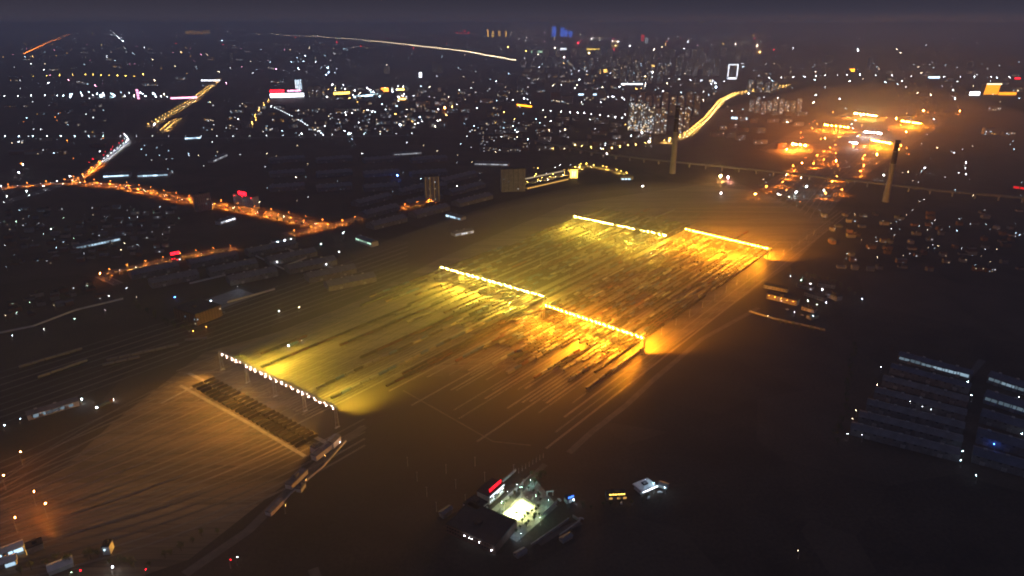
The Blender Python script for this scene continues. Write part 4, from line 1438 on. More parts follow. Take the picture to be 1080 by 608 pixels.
for k in (0, .5):
    for q in ((.1, .04 + k, .9, .04 + k), (.1, .46 + k, .9, .46 + k), (.1, .04 + k, .1, .46 + k), (.9, .04 + k, .9, .46 + k), (.1, .25 + k, .9, .25 + k), (.38, .04 + k, .38, .16 + k), (.62, .04 + k, .62, .16 + k), (.38, .16 + k, .62, .16 + k)):
        line(*q)
tag(mk.build("court_markings", M_paint), kind="structure")
cn = ("near left", "near right", "far right", "far left")
for i, (u, v) in enumerate(((-.08, .1), (1.08, .1), (1.08, .9), (-.08, .9))):
    p = CQ[0] + ex * u + ey * v
    mid = CQ[0] + ex * .5 + ey * (.32 if v < .5 else .68)
    dv = mid - p
    t = thing("floodlight_mast", "floodlight mast standing at the %s corner of the bright court" % cn[i], "floodlight mast", p, math.atan2(dv.y, dv.x), "masts round the bright court")
    MB().bar((0, 0, 0), (0, 0, 12), .2, r2=.12, n=8).box(-.5, -.5, 0, .5, .5, .4).build("pole", M_steel, t)
    h = MB().box(-.15, -1.4, 11.6, .15, 1.4, 12.6).build("lamp_bracket", M_dark, t)
    for y in (-.8, .8):
        MB().bulb((.4, y, 12.1), .28).build("lens", lampmat('green', 25), h)
    ld = bpy.data.lights.new("court_beam", 'SPOT'); ld.energy = 1.7e5; ld.color = (0.9, 1.0, .38); ld.spot_size = R(68); ld.spot_blend = .7
    lo = link("court_beam", ld, h, (.9, 0, 12.0)); lo.rotation_euler = (0, -R(48), 0)
for i, (x, y) in enumerate(((536, 520), (560, 508), (515, 545), (549, 565), (578, 530), (570, 548), (545, 513), (530, 532))):
    q = P(x, y, 6)
    LAMPS.append((q.x, q.y, 'teal' if i % 3 else 'cool', 900, .28, 6, "greenish white lamp, %s of those lighting the walled compound" % nth(i + 1), "the walled compound", 0))
# two goals for the court ends
for v, nm in ((.02, "near"), (.98, "far")):
    for u in (.3, .7):
        p = CQ[0] + ex * u + ey * v
        dv = (CQ[0] + ex * .5 + ey * .5) - p
        t = thing("basketball_hoop", "basketball hoop at the %s end of the bright court, %s side" % (nm, "wall" if u < .5 else "tree"), "basketball hoop", p, math.atan2(dv.y, dv.x), "hoops of the bright court")
        MB().bar((0, 0, 0), (0, 0, 3), .1).bar((0, 0, 3), (1.2, 0, 3.3), .08).build("post", M_steel, t)
        MB().box(1.2, -.9, 2.9, 1.26, .9, 3.95).build("backboard", M_carw, t)
        MB().bar((1.26, -.23, 3.05), (1.7, -.23, 3.05), .03).bar((1.26, .23, 3.05), (1.7, .23, 3.05), .03).bar((1.7, -.23, 3.05), (1.7, .23, 3.05), .03).build("rim", M_cred, t)

t, L = bpx("assembly_hall", "white fronted hall with a red glowing rooftop sign beside the bright court", "building", (516.5, 533), (532, 519), 14, 9, wall=M_wallw)
windows(t, L, 1, 2, 3.6, 9, .6, [wm('white', 1.5)], wsize=(1.5, 1.8))
MB().box(.5, -.35, 7.6, L - .5, -.02, 8.9).build("lit_fascia", wm('white', 2.2), t)
sign(t, (L * .55, 3, 11.5), L * .8, 3.2, 'red', 5, 7)
for k in (.2, .5, .8): wall_lamp(t, (L * k, -.4, 7), 'white', 40, .25)
t, L = bpx("teaching_block", "dark roofed block whose court side wall is lit teal", "building", (503, 548), (514.5, 539), 16, 9, wall=M_wallw)
windows(t, L, 1, 2, 3.6, 7, .4, [wm('cool', 1.2)], wsize=(1.4, 1.8))
loc, rz, L = frame((471, 562), (522, 585))
t = building("dormitory_block", "long dark roofed dormitory with four white lights on its near wall", "building", loc, rz, L, 34, 9, wall=M_wall2)
windows(t, L, 1, 2, 3.5, 18, .03, [wm('cool', 1)])
for k in (.40, .50, .55, .70): wall_lamp(t, (L * k, -.4, 6.5), 'white', 60, .32)
wall_lamp(t, (L * .95, -.4, 4), 'white', 90, .34)


def wallrun(label, pts, h_=2.6, m=None, th=.35, name="boundary_wall"):
    pl = polyline(pts)
    t = thing(name, label, "wall", pl[0])
    mb = MB(); cp = MB()
    for a, b in zip(pl, pl[1:]):
        a = a - pl[0]; b = b - pl[0]
        d = (b - a).normalized(); s_ = Vector((d.y, -d.x, 0))
        for mbb, tt, z0, z1 in ((mb, th, 0, h_), (cp, th * 1.5, h_ + .003, h_ + .2)):
            q = []
            for z in (z0, z1):
                for p in (a, b):
                    for sg in (-1, 1):
                        v_ = p + s_ * sg * tt; q.append((v_.x, v_.y, z))
            mbb.add(q, [(0, 1, 3, 2), (4, 6, 7, 5), (0, 4, 5, 1), (2, 3, 7, 6), (0, 2, 6, 4), (1, 5, 7, 3)])
    mb.build("wall_face", m or M_wall, t); cp.build("coping", M_conc, t)
    return t


wallrun("pale boundary wall running up and away from the white fronted hall", [(527, 512), (544, 497)], m=M_wallw)
wallrun("pale wall along the right side of the walled compound", [(571, 545), (587, 531)], m=M_wallw)
wallrun("wall below the compound beside the grey access road", [(560, 577), (590, 556), (600, 549)])
wallrun("outer wall past the blue sign hut", [(590, 567), (612, 551), (604, 546)])
for i in range(8):
    t_ = i / 7
    p = P(547 + 26 * t_, 499 - 16 * t_)
    t = thing("fence_post", "tall pale post, %s from the compound along the lit lane" % nth(i + 1), "post", p, 0, "posts along the lit lane")
    MB().bar((0, 0, 0), (0, 0, 5.5), .16, r2=.1).build("shaft", M_wallw, t)
    MB().box(-.3, -.3, 0, .3, .3, .4).box(-.05, -.5, 5.2, .05, .5, 5.4).build("base_and_crossbar", M_steel, t)
q = P(580, 523)
t = thing("entrance_portal", "small white portal standing right of the bright court", "gate", q, R(10))
for x in (-3, 2.4): MB().box(x, -.3, 0, x + .6, .3, 4.4).build("pillar", M_carw, t)
MB().box(-3.4, -.5, 4.4, 3.4, .5, 5.2).build("lintel", M_carw, t)
t, L = bpx("gate_hut", "gate hut with a blue glowing sign at the compound's right corner", "building", (598, 532), (606, 529), 5, 4.5, wall=M_wallw)
sign(t, (L / 2, 0, 6), 6, 2, 'blue', 6, 4)
wall_lamp(t, (L * .8, -.5, 3.4), 'cool', 260, .3)
for i, (a, b, D, h_) in enumerate((((594, 574), (604, 568), 5, 3), ((546, 590), (556, 584), 5, 3), ((468, 548), (478, 541), 6, 5))):
    bpx("low_shed", "low dark shed, %s of those scattered about the walled compound" % nth(i + 1), "shed", a, b, D, h_, roof='gable', wall=M_wall, roofm=M_roofm, group="low sheds about the compound")
# small lit buildings to the right of it
t, L = bpx("roadside_shop", "roadside shop with an amber glowing sign alone in the dark", "building", (640, 528), (661, 527), 8, 4.5, wall=M_wall)
sign(t, (L / 2, 0, 5.6), L * .8, 1.8, 'yellow', 7, 6)
for k in (.2, .6, .9): link("shop_window", win_mesh(3, 2, wm('amber', .8)), t, (L * k, 0, 1.8))
loc, rz, L = frame((676, 522), (690, 516))
t = building("filling_station", "small filling station under a brilliant white canopy", "filling station", loc, rz, L, 10, 3.4, wall=M_wallw)
MB().box(-1, -3, 4.4, L + 1, 11, 5.2).build("canopy", M_carw, t)
MB().box(-.8, -3.3, 4.5, L + .8, -3.02, 5.1).build("canopy_fascia", wm('white', 6), t)
for i in range(3):
    MB().bar((L * (.15 + .35 * i), -2.4, 0), (L * (.15 + .35 * i), -2.4, 4.4), .2).build("canopy_column", M_steel, t)
    wall_lamp(t, (L * (.15 + .35 * i), -1.5, 4.2), 'cool', 160, .25)
for i, (x, y) in enumerate(((682, 508), (690, 512))):
    q = P(x, y, 9); LAMPS.append((q.x, q.y, 'cool', 420, .3, 9, "brilliant white lamp above the filling station, %s" % ("left", "right")[i], "the filling station", 0))
q = P(702, 516, 5); LAMPS.append((q.x, q.y, 'cool', 300, .3, 5, "bluish lamp at the hut right of the filling station", "the filling station", 0))
bpx("low_shed", "small pale hut right of the filling station", "shed", (694, 514), (703, 517), 6, 3.2, roof='gable', wall=M_wallw, roofm=M_roofm)

# ------------------------------------------------------------------ bottom left
for i, (a, b, k, s) in enumerate((((-14, 596), (26, 581), 'cool', 1.6), ((-14, 606), (18, 596), 'cool', 1.0))):
    shed("%s platform shed with a white glowing edge at the bottom left corner" % ("upper", "lower")[i], a, b, 9, 5, wall=M_wallw, roofm=M_wallw, sky=(k, s, .0, 1.0), doors=1)
t, L = bpx("end_wall_house", "small house whose end wall is flooded amber beside the platform sheds", "building", (29, 586), (47, 579), 8, 6, wall=M_wall)
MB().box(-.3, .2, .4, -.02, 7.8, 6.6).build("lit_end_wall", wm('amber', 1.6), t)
t, L = bpx("pale_hut", "pale bluish lit hut below the track throat", "building", (109, 586), (117, 585), 8, 8, wall=M_wallw)
wall_lamp(t, (L / 2, -1.5, 7), 'cool', 60, .25)
bpx("low_shed", "low shed with a pale roof at the bottom edge left of the lamp", "shed", (52, 608), (78, 598), 10, 4, roof='gable', wall=M_wallw, roofm=M_wallw)
q = P(73, 606, 5); LAMPS.append((q.x, q.y, 'green', 120, .25, 5, "greenish lamp at the bottom edge by the pale roof", "the bottom left corner", 0))
for i, (x, y, k) in enumerate(((152, 603, 'red'), (83, 604, 'red'), (20, 478, 'sodium'), (2, 503, 'sodium'), (34, 520, 'sodium'), (46, 533, 'sodium'), (14, 548, 'sodium'))):
    q = P(x, y, 14); LAMPS.append((q.x, q.y, k, 4000 if k == 'sodium' else 80, .3, 14, "%s lamp, %s of those at the lower left track throat" % ("reddish" if k == 'red' else "orange", nth(i + 1)), "the track throat", 0))
# dim long building with bright yard lamp and its lit wall
shed("long low shed with a patchy white lit wall left of the track throat", (30, 444), (84, 428), 12, 6, wall=M_wallw, sky=('cool', .25, .1, .9), doors=2)
for i, (x, y, s_) in enumerate(((52, 433, 160), (72, 427, 120), (3, 450, 200), (20, 443, 60))):
    q = P(x, y, 5); LAMPS.append((q.x, q.y, 'cool', s_, .28, 5, "bluish lamp, %s from the shed's far end left of the throat" % nth(i + 1), "the long low shed", 0))
wallrun("pale dim wall below the dark village yards", [(0, 352), (35, 345), (80, 328), (130, 316)], m=M_wallw)
for i, (x, y, k) in enumerate(((78, 337, 'green'), (45, 348, 'white'), (12, 355, 'white'), (110, 328, 'white'), (143, 314, 'warm'), (133, 305, 'white'))):
    q = P(x, y, 5); LAMPS.append((q.x, q.y, k, 130, .26, 5, "%s lamp, %s of those along the pale dim wall" % (WORD[k], nth(i + 1)), "the pale dim wall", 0))
# buildings on the platform road at the bottom
for i, (a, b, D, h_) in enumerate((((308, 517), (325, 500), 7, 5), ((334, 487), (352, 473), 7, 6), ((318, 520), (323, 513), 5, 4), ((286, 545), (300, 531), 6, 4), ((333, 480), (338, 477), 8, 7), ((352, 474), (360, 466), 8, 7))):
    bpx("trackside_hut", "pale trackside hut, %s of those along the bottom service road" % nth(i + 1), "building", a, b, D, h_, roof='gable' if i % 2 else 'flat', wall=M_wallw, roofm=M_roofm, group="huts along the bottom service road")
for i, (x, y) in enumerate(((322, 508), (342, 482), (300, 535))):
    q = P(x, y, 7); LAMPS.append((q.x, q.y, 'amber', 90, .28, 7, "amber lamp, %s of those along the bottom service road" % nth(i + 1), "the bottom service road", 0))
wallrun("low wall along the bottom service road", [(288, 543), (306, 522), (340, 494), (365, 466)], 1.8, M_wallw)

# ------------------------------------------------------------------ sheds
k_ = 0
for r_ in range(7):                                   # the works at the right edge, left block
    t_ = r_ / 6
    a = (946 - 50 * t_, 381 + 78 * t_); b = (1023 - 12 * t_, 402 + 86 * t_)
    shed("long dark shed, %s from the top in the left block of the works" % nth(r_ + 1), a, b, 15, 8, group="dark sheds of the works, left block", roofm=M_roofb if r_ < 2 else M_roofm,
         sky=('cool', .42, .02, .98) if r_ == 0 else None)
for r_ in range(5):
    t_ = r_ / 4
    a = (1040 - 16 * t_, 404 + 84 * t_); b = (1100 - 6 * t_, 424 + 84 * t_)
    shed("long dark blue shed, %s from the top in the right block of the works" % nth(r_ + 1), a, b, 19, 9, group="blue sheds of the works, right block", roofm=M_roofb,
         sky=(('cool', .3, .02, .98) if r_ == 0 else ('cool', .14, .02, .98)) if r_ < 2 else None)
for i, (x, y, k, s_) in enumerate(((1022, 404, 'cool', 240), (1026, 418, 'cool', 200), (1015, 405, 'cool', 150), (926, 407, 'warm', 130), (930, 388, 'white', 110), (961, 425, 'white', 50), (974, 430, 'white', 40), (983, 433, 'white', 40),
                                   (954, 448, 'white', 70), (900, 443, 'warm', 40), (904, 434, 'warm', 50), (895, 459, 'white', 60), (910, 460, 'white', 50), (1005, 465, 'warm', 90), (1017, 477, 'cool', 160), (1015, 487, 'cool', 90),
                                   (1031, 503, 'cool', 160), (1060, 440, 'blue', 500), (1050, 470, 'blue', 500), (1076, 420, 'cool', 160), (1079, 459, 'cool', 160))):
    q = P(x, y, 7); LAMPS.append((q.x, q.y, k, s_, .28, 7, "%s lamp, %s of those about the works at the right" % (WORD[k], nth(i + 1)), "the works at the right", 0))
# warehouses left of the yard, two blocks
for r_ in range(5):
    for c2 in range(3):
        x0 = 140 + 62 * c2 + 26 * r_ * .8; y0 = 296 - 12 * c2 + 9 * r_
        if r_ >= 3 and c2 == 0: continue
        if (r_, c2) in ((2, 0), (4, 1), (3, 1)): continue
        shed("dark warehouse, %s in row %s behind the brick block" % (nth(c2 + 1), ONES[r_ + 1]), (x0, y0), (x0 + 50, y0 - 10.5), 26, 9, group="dark warehouses behind the brick block", doors=2)
for r_ in range(3):
    for c2 in range(3):
        shed("low dark works hall, %s in row %s above the orange road" % (nth(c2 + 1), ONES[r_ + 1]), (395 + 45 * c2 - 8 * r_, 243 - 12 * c2 - 12 * r_), (430 + 45 * c2 - 8 * r_, 234 - 12 * c2 - 12 * r_), 30, 9, group="dark works halls above the orange road", doors=2)
for r_ in range(3):
    for c2 in range(4):
        shed("unlit factory hall, %s in row %s right of the works sheds" % (nth(c2 + 1), ONES[r_ + 1]), (285 + 50 * c2, 203 - 15 * r_), (322 + 50 * c2, 200 - 15 * r_), 36, 10, group="unlit factory halls", doors=2)
for i in range(6):
    wallrun("thin pale wall, %s of those between the dark warehouses" % nth(i + 1), [((200, 300), (238, 291)), ((268, 270), (300, 285)), ((300, 262), (325, 272)), ((325, 272), (300, 282)), ((335, 278), (358, 287)), ((240, 320), (290, 306))][i], 3, M_wallw)
for i, (x, y, k) in enumerate(((292, 277, 'white'), (337, 277, 'cool'), (344, 279, 'white'), (308, 282, 'white'), (214, 275, 'cool'), (338, 258, 'cool'), (357, 266, 'white'), (294, 329, 'white'), (315, 325, 'warm'))):
    q = P(x, y, 6); LAMPS.append((q.x, q.y, k, 380, .32, 6, "%s lamp, %s of those among the dark warehouses" % (WORD[k], nth(i + 1)), "the dark warehouses", 0))

# ------------------------------------------------------------------ little station group right of the yard
ST = [((808, 315), (840, 323), 12, 8, "long station house flooded orange right of the yard"), ((805, 304), (830, 309), 10, 6, "dim range behind the orange station house"),
      ((845, 327), (858, 331), 10, 6, "small hut right of the orange station house"), ((848, 312), (868, 318), 12, 6, "pale green lit range in the station group"),
      ((870, 313), (882, 318), 12, 7, "pale range at the right end of the station group"), ((840, 303), (856, 307), 10, 6, "small block at the top of the station group"),
      ((862, 302), (880, 305), 10, 6, "low range at the top right of the station group"), ((855, 338), (863, 336), 8, 5, "tiny hut below the station group")]
for i, (a, b, D, h_, lb) in enumerate(ST):
    t, L = bpx("station_house", lb, "building", a, b, D, h_, wall=M_wall, roof='gable' if i % 2 else 'flat', group=None)
    windows(t, L, .8, 2 if h_ > 6 else 1, 3, max(3, int(L / 4)), .15, WW)
    if i == 0:
        for k in range(5): wall_lamp(t, (L * (.1 + .2 * k), -2.5, 7), 'sodium', 160, .3)
for i, (x, y, k) in enumerate(((853, 318, 'green'), (862, 322, 'green'), (872, 320, 'cool'), (855, 300, 'white'), (846, 296, 'green'), (858, 334, 'cool'), (882, 312, 'green'), (834, 292, 'cool'), (868, 306, 'white'), (838, 330, 'cool'))):
    q = P(x, y, 6); LAMPS.append((q.x, q.y, k, 260, .3, 6, "%s lamp, %s of those in the station group" % (WORD[k], nth(i + 1)), "the station group", 0))
wallrun("low wall below the station group", [(790, 329), (816, 337), (848, 344), (870, 349)], 2.4)

# masts beside the yard
for i in range(16):
    t_ = i / 15
    p = P(697.5, 353).lerp(P(858, 248), t_)
    t = thing("catenary_mast", "pale steel mast, %s from the brightest bridge along the yard's right edge" % nth(i + 1), "mast", p, UA, "masts along the yard's right edge")
    MB().bar((0, 0, 0), (0, 0, 11), .22, r2=.14).box(-.5, -.5, 0, .5, .5, .5).build("pole", M_wallw, t)
    MB().bar((0, 0, 9.5), (0, -3.2, 10), .07).bar((0, 0, 8), (0, -3.2, 10), .05).build("bracket", M_steel, t)
for i in range(9):
    p = P(640 + 18 * (i % 5) - 70 * (i > 4), 292 - 8 * (i % 5) - 2 * i)
    t = thing("yard_mast", "slim mast, %s of those along the divider between the two track fields" % nth(i + 1), "mast", p, 0, "masts along the divider")
    MB().bar((0, 0, 0), (0, 0, 14), .2, r2=.12).build("pole", M_wallw, t)
    MB().box(-1, -.1, 13.6, 1, .1, 13.9).build("crossarm", M_steel, t)
for i in range(14):
    p = P(430 + 132 * ((i * 5) % 14) / 13, 492 + 48 * ((i * 3) % 7) / 6)
    t = thing("line_pole", "slim grey pole, %s from the left in the dark field by the compound" % nth(i + 1), "pole", p, 0, "slim poles in the dark field")
    MB().bar((0, 0, 0), (0, 0, 11), .18, r2=.1).build("shaft", M_wallw, t)
    MB().box(-.9, -.08, 10, .9, .08, 10.2).build("crossarm", M_steel, t)


# ------------------------------------------------------------------ villages and town blocks
HM = [M_wall, M_wall2, M_wall3, M_wall2, M_wall3]


def quarter(name, cat, quad_, rows, cols, sizes, where, desc, p_keep=.85, lit=.07, mats=None, roofs=('flat', 'gable'), ang=None, ws=(1.4, 1.3), cap=6, face=True):
    a, b, c3, d = [P(*q) for q in quad_]
    kept = [0] * rows
    for r_ in range(rows):
        for k in range(cols):
            if random.random() > p_keep: continue
            kept[r_] += 1
            u = (k + .5 + random.uniform(-.28, .28)) / cols; v = (r_ + .5 + random.uniform(-.25, .25)) / rows
            q = (a * (1 - u) + b * u) * (1 - v) + (d * (1 - u) + c3 * u) * v
            L, D, H_ = random.choice(sizes)
            rz = (ang if ang is not None else math.atan2((b - a).y, (b - a).x)) + random.choice((0, 0, 0, math.pi / 2)) + random.uniform(-.05, .05)
            wl = random.choice(HM); rf = random.choice(roofs)
            rm = random.choice((M_tile, M_roofm, M_roofd)) if rf == 'gable' else M_roofd
            t = building(name, "%s, %s from the left in the %s row of %s" % (desc[wl.name], nth(kept[r_]), nth(r_ + 1), where), cat, q, rz, L, D, H_, roof=rf, wall=wl, roofm=rm, group="buildings of " + where)
            fl = max(1, int(H_ / 3.2))
            nw = 0
            for f in range(fl):
                for c4 in range(int(L / 4)):
                    if random.random() < lit and nw < cap:
                        nw += 1
                        link("window", win_mesh(ws[0], ws[1], random.choice(mats or WW)), t, (L * (c4 + .5) / int(L / 4), 0, 1.7 + 3.2 * f))


HD = dict(rendered_wall="plain house", brick_wall="brick house", grey_wall="grey house", pale_wall="pale house")
BD = dict(rendered_wall="plain block", brick_wall="brick block", grey_wall="grey block", pale_wall="pale block")
HS = [(11, 8, 6.4), (14, 8, 3.6), (10, 9, 6.4), (16, 9, 6.8)]
quarter("village_house", "house", ((880, 288), (1079, 292), (1079, 222), (866, 228)), 10, 13, HS, "the right village", HD, .5)
quarter("village_house", "house", ((0, 286), (180, 272), (185, 218), (0, 222)), 8, 13, HS, "the left village", HD)
quarter("village_house", "house", ((0, 344), (110, 316), (96, 298), (0, 322)), 3, 7, HS, "the edge yards", HD)
BS = [(34, 12, 16), (46, 12, 19), (28, 14, 12), (60, 14, 16)]
quarter("town_block", "building", ((500, 165), (650, 156), (655, 124), (490, 130)), 6, 8, BS, "the inner streets", BD, .85, .10, [wm('white', 3), wm('warm', 3)], ('flat',), 0.1)
quarter("town_block", "building", ((340, 132), (500, 146), (545, 96), (350, 94)), 7, 9, [(50, 14, 18), (70, 16, 22), (40, 14, 15)], "the middle town", BD, .7, .10, ALLW, ('flat',), -.2, (2.4, 2))
quarter("town_block", "building", ((195, 143), (440, 140), (430, 120), (225, 110)), 4, 10, [(50, 14, 15), (60, 16, 18)], "the mall blocks", BD, .8, .08, ALLW, ('flat',), -.1, (2.4, 2))
quarter("town_block", "building", ((540, 118), (655, 112), (640, 66), (545, 66)), 7, 8, [(60, 16, 40), (50, 18, 60), (70, 16, 30)], "the dense town", BD, .8, .10, ALLW, ('flat',), 0, (3, 2.4))
quarter("town_block", "building", ((0, 182), (100, 168), (110, 108), (0, 108)), 5, 7, [(50, 16, 10), (40, 14, 12)], "the junction quarter", BD, .6, .06, ALLW, ('flat', 'gable'), .2, (2, 2))
quarter("town_block", "building", ((735, 150), (830, 165), (850, 118), (770, 118)), 4, 6, [(50, 14, 15), (34, 12, 18)], "the avenue blocks", BD, .7, .06, ALLW, ('flat',), .3, (2, 2))
quarter("town_block", "building", ((960, 150), (1075, 160), (1075, 70), (880, 70)), 6, 6, [(50, 14, 15), (60, 16, 24)], "the far quarter", BD, .5, .08, ALLW, ('flat',), 0, (3, 2.4))
quarter("town_block", "building", ((0, 100), (300, 100), (300, 50), (0, 50)), 5, 9, [(80, 20, 20), (90, 20, 30)], "the far fields", BD, .5, .08, ALLW, ('flat',), 0, (4, 3))

# ------------------------------------------------------------------ trees
TM = []
for k in range(4):
    rnd = random.Random(k + 3)
    tr = MB()
    H_ = (5.5, 6.5, 7.5, 9)[k]
    tr.bar((0, 0, 0), (.1, .05, H_ * .45), .22, n=7, r2=.14)
    for i in range(5):
        q = i * 1.26 + k
        tr.bar((.1, .05, H_ * (.32 + .03 * i)), (math.cos(q) * H_ * .25, math.sin(q) * H_ * .25, H_ * (.6 + .05 * i)), .1, n=5, r2=.04)
    cr = MB()
    cl = []
    for i in range(11):
        q = rnd.uniform(0, 6.28); rr = H_ * .27 * math.sqrt(rnd.random())
        cl.append((math.cos(q) * rr, math.sin(q) * rr, H_ * rnd.uniform(.45, .9), H_ * rnd.uniform(.1, .17)))
    for cx, cyy, cz, cr_ in cl:
        for i in range(34):
            d = Vector((rnd.gauss(0, 1), rnd.gauss(0, 1), rnd.gauss(0, .8))).normalized() * cr_ * rnd.uniform(.5, 1.1)
            p = Vector((cx, cyy, cz)) + d
            n1 = Vector((rnd.gauss(0, 1), rnd.gauss(0, 1), rnd.gauss(0, 1))).normalized(); n2 = n1.orthogonal().normalized(); n3 = n1.cross(n2)
            w2 = rnd.uniform(.18, .34)
            cr.add([p - n2 * w2, p + n3 * w2 * .6, p + n2 * w2, p - n3 * w2 * .6], [(0, 1, 2, 3)], i % 2)
    TM.append((tr.mesh("trunk", M_bark), cr.mesh("crown", [M_leaf, M_leaf2])))
TK = ("small round tree", "round tree", "broad tree", "tall leafy tree")


def tree(pos, k, label, group, sc_=1.0):
    t = thing("leafy_tree", label, "tree", pos, random.uniform(0, 6.28), group)
    t.scale = (sc_, sc_, sc_)
    link("trunk", TM[k][0], t); link("crown", TM[k][1], t)


def tree_line(pts, step, where, ks=(1, 2), jit=3.0, sc_=(.8, 1.3)):
    i = 0
    for p, d in walk(polyline(pts), step, step / 2):
        i += 1
        k = random.choice(ks)
        q = p + Vector((random.uniform(-jit, jit), random.uniform(-jit, jit), 0))
        tree(q, k, "%s, %s along %s" % (TK[k], nth(i), where), "trees along " + where, random.uniform(*sc_))


tree_line([(515, 551), (540, 562), (551, 559), (572, 541)], 5, "the near edge of the bright court", (0, 1), 1.5, (.6, .95))
tree_line([(543, 519), (556, 517), (566, 522), (573, 531)], 5, "the far edge of the bright court", (0, 1), 1.5, (.6, .95))
tree_line([(528, 536), (545, 520)], 6, "the wall side of the bright court", (0,), 1, (.6, .9))
tree_line([(549, 552), (570, 534)], 4.5, "the lane side of the bright court", (0, 1), 1.2, (.6, .9))
tree_line([(562, 512), (575, 500), (560, 502)], 6, "the dark clump by the lit lane", (1, 2), 4)
tree_line([(20, 610), (50, 596), (100, 590), (150, 598)], 7, "the bottom left hedge", (2, 3), 4)
tree_line([(150, 600), (230, 560)], 9, "the bottom verge", (1, 2), 4)
tree_line([(598, 540), (640, 534), (700, 528)], 9, "the road to the filling station", (1, 2), 3)
tree_line([(900, 366), (890, 440), (880, 470)], 12, "the left side of the dark sheds", (2, 3), 3)
tree_line([(845, 292), (880, 300), (900, 312)], 9, "the far side of the station group", (2, 3), 4)
tree_line([(820, 342), (870, 352)], 9, "the near side of the station group", (1, 2), 4)
tree_line([(110, 296), (180, 280), (250, 268)], 14, "the warehouse street", (2, 3), 2)
tree_line([(130, 201), (240, 223), (330, 241)], 20, "the orange highway", (2, 3), 2)
tree_line([(350, 243), (460, 216)], 18, "the orange road beside the yard", (2, 3), 2)
tree_line([(600, 158), (690, 155)], 26, "the yellow street before the towers", (2, 3), 5, (1.2, 1.8))
tree_line([(140, 322), (180, 345), (215, 354)], 10, "the foot of the brick block", (2, 3), 4)

# ------------------------------------------------------------------ cars
def prism(prof, w_):
    n = len(prof)
    mb = MB()
    mb.add([(x, -w_, z) for x, z in prof] + [(x, w_, z) for x, z in prof], [tuple(range(n)), tuple(range(2 * n - 1, n - 1, -1))] + [((i + 1) % n, i, n + i, n + (i + 1) % n) for i in range(n)])
    return mb


CARB = {}
for nm, m in (("white", M_carw), ("dark", M_card), ("silver", M_cars)):
    b_ = prism([(-2.2, .35), (2.2, .35), (2.25, .75), (1.2, .95), (.55, 1.42), (-1.2, 1.45), (-1.9, 1.0), (-2.25, .9)], .88)
    CARB[nm] = b_.mesh("car_body", m)
glb = prism([(1.12, .99), (.56, 1.38), (-1.15, 1.41), (-1.75, 1.02)], .9).mesh("car_windows", M_glass)
whb = MB().bar((0, -.1, 0), (0, .1, 0), .33, n=12).mesh("wheel", M_tyre)
hdl = MB().box(2.2, -.18, .6, 2.3, .18, .82).mesh("headlight", wm('white', 90))
tll = MB().box(-2.32, -.18, .65, -2.22, .18, .88).mesh("taillight", wm('red', 14))


def car(pos, rz, col, label, group):
    t = thing("car", label, "car", pos, rz, group)
    link("body", CARB[col], t); link("windows", glb, t)
    for x in (-1.35, 1.35):
        for y in (-.85, .85): link("wheel", whb, t, (x, y, .33))
    for y in (-.62, .62):
        link("headlight", hdl, t, (0, y, 0)); link("taillight", tll, t, (0, y, 0))


for pts, step, off, where in ((HW, 60, 5, "the orange highway"), (HW, 85, -5, "the far lane of the orange highway"), (RD_A, 60, 4, "the road past the orange junction"),
                              (RD_B, 55, 3, "the warehouse street"), (RD_G, 70, 8, "the bright curving avenue"), (RD_C, 120, 5, "the longer yellow avenue"), (RD_H, 55, 4, "the yellow street")):
    i = 0
    for p, d in walk(polyline(pts), step, 20):
        i += 1
        s_ = Vector((d.y, -d.x, 0)) * off
        c5 = random.choice(("white", "dark", "silver"))
        p = p + d * random.uniform(-18, 18)
        car(p + s_ + Vector((0, 0, .14)), math.atan2(d.y, d.x) + (math.pi if off > 0 else 0), c5, "%s car, %s from the left on %s" % (c5, nth(i), where), "cars on " + where)
i = 0
for x, y in ((512, 566), (518, 562), (556, 541), (590, 528), (613, 548), (655, 531), (684, 526), (696, 520), (62, 597), (200, 350), (236, 330), (226, 322), (846, 333), (830, 327)):
    i += 1
    t = thing("car", "parked car, %s of those standing without lights off the roads" % nth(i), "car", P(x, y) + Vector((0, 0, .1)), random.uniform(0, 3), "parked cars off the roads")
    link("body", CARB["silver" if i % 2 else "white"], t); link("windows", glb, t)
    for xx in (-1.35, 1.35):
        for yy in (-.85, .85): link("wheel", whb, t, (xx, yy, .33))


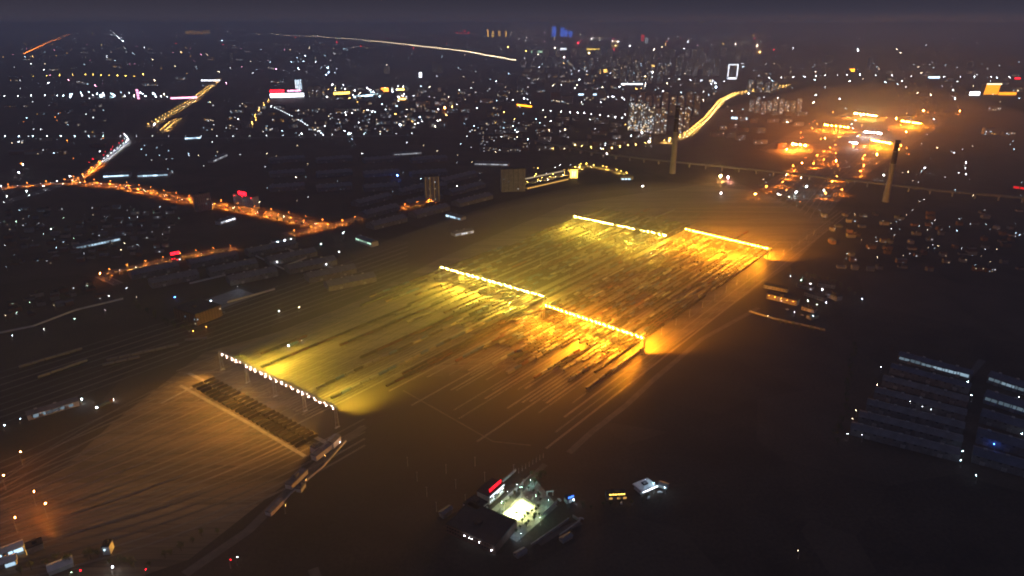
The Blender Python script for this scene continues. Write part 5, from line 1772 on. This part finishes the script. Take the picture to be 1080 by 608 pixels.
# ------------------------------------------------------------------ the many further wagons standing in the yard
lamp_run([(812, 205), (850, 180), (885, 158)], 75, 'sodium', 300, .7, "the lines to the farther yard", h=14, jitter=25, down=160000)
lamp_run([(860, 215), (890, 190), (920, 165)], 90, 'sodium', 300, .7, "the outer lines to the farther yard", h=14, jitter=25, down=130000)


def wagon_rest():
    mats = [M_wag, M_wagr, M_wagg, M_tank, M_cblue, M_cred, M_coal, M_dark]
    mb = MB()

    def one(p, mi, top):
        def q(x, y, z):
            w3 = p + U * x + V * y
            return (w3.x, w3.y, z)
        for (x0, x1, y0, z0, z1, m) in ((-6.4, 6.4, 1.5, 1.4, 3.6, mi), (-5.6, -2.8, 1.0, .4, 1.4, 7), (2.8, 5.6, 1.0, .4, 1.4, 7)):
            vs_ = [q(x, y, z) for z in (z0, z1) for x, y in ((x0, -y0), (x1, -y0), (x1, y0), (x0, y0))]
            mb.add(vs_, [(0, 1, 2, 3), (7, 6, 5, 4), (0, 4, 5, 1), (1, 5, 6, 2), (2, 6, 7, 3), (3, 7, 4, 0)], m)
        vs_ = [q(x, y, z) for x in (-6.1, 6.1) for y, z in ((-1.3, 3.61), (0, top), (1.3, 3.61))]
        mb.add(vs_, [(0, 3, 4, 1), (1, 4, 5, 2), (0, 1, 2), (5, 4, 3)], 6 if mi < 2 else mi)
    rnd = random.Random(11)
    cnt = 0
    rows = [(A1 + V * (-232 + i * 5.6), 330 if i % 3 else 200, 940) for i in range(n_left)] + [(A3 + V * (-176 + i * 5.5), -150, 520) for i in range(32)]
    for o_, u0, u1 in rows:
        u = u0 + rnd.uniform(0, 120)
        while u < u1:
            n = rnd.randint(6, 26)
            mi = rnd.choice((0, 0, 0, 1, 2, 3))
            mixed = rnd.random() < .5
            for k in range(n):
                if u > u1: break
                m = rnd.choice((0, 0, 0, 1, 1, 2, 3, 4)) if mixed else mi
                one(o_ + U * u, m, 4.0 if m > 1 else 3.75)
                u += 14.2; cnt += 1
            u += rnd.uniform(15, 120)
    tag(mb.build("open_wagon", mats), kind="stuff")
    print("rest wagons", cnt)


wagon_rest()

place_lamps()
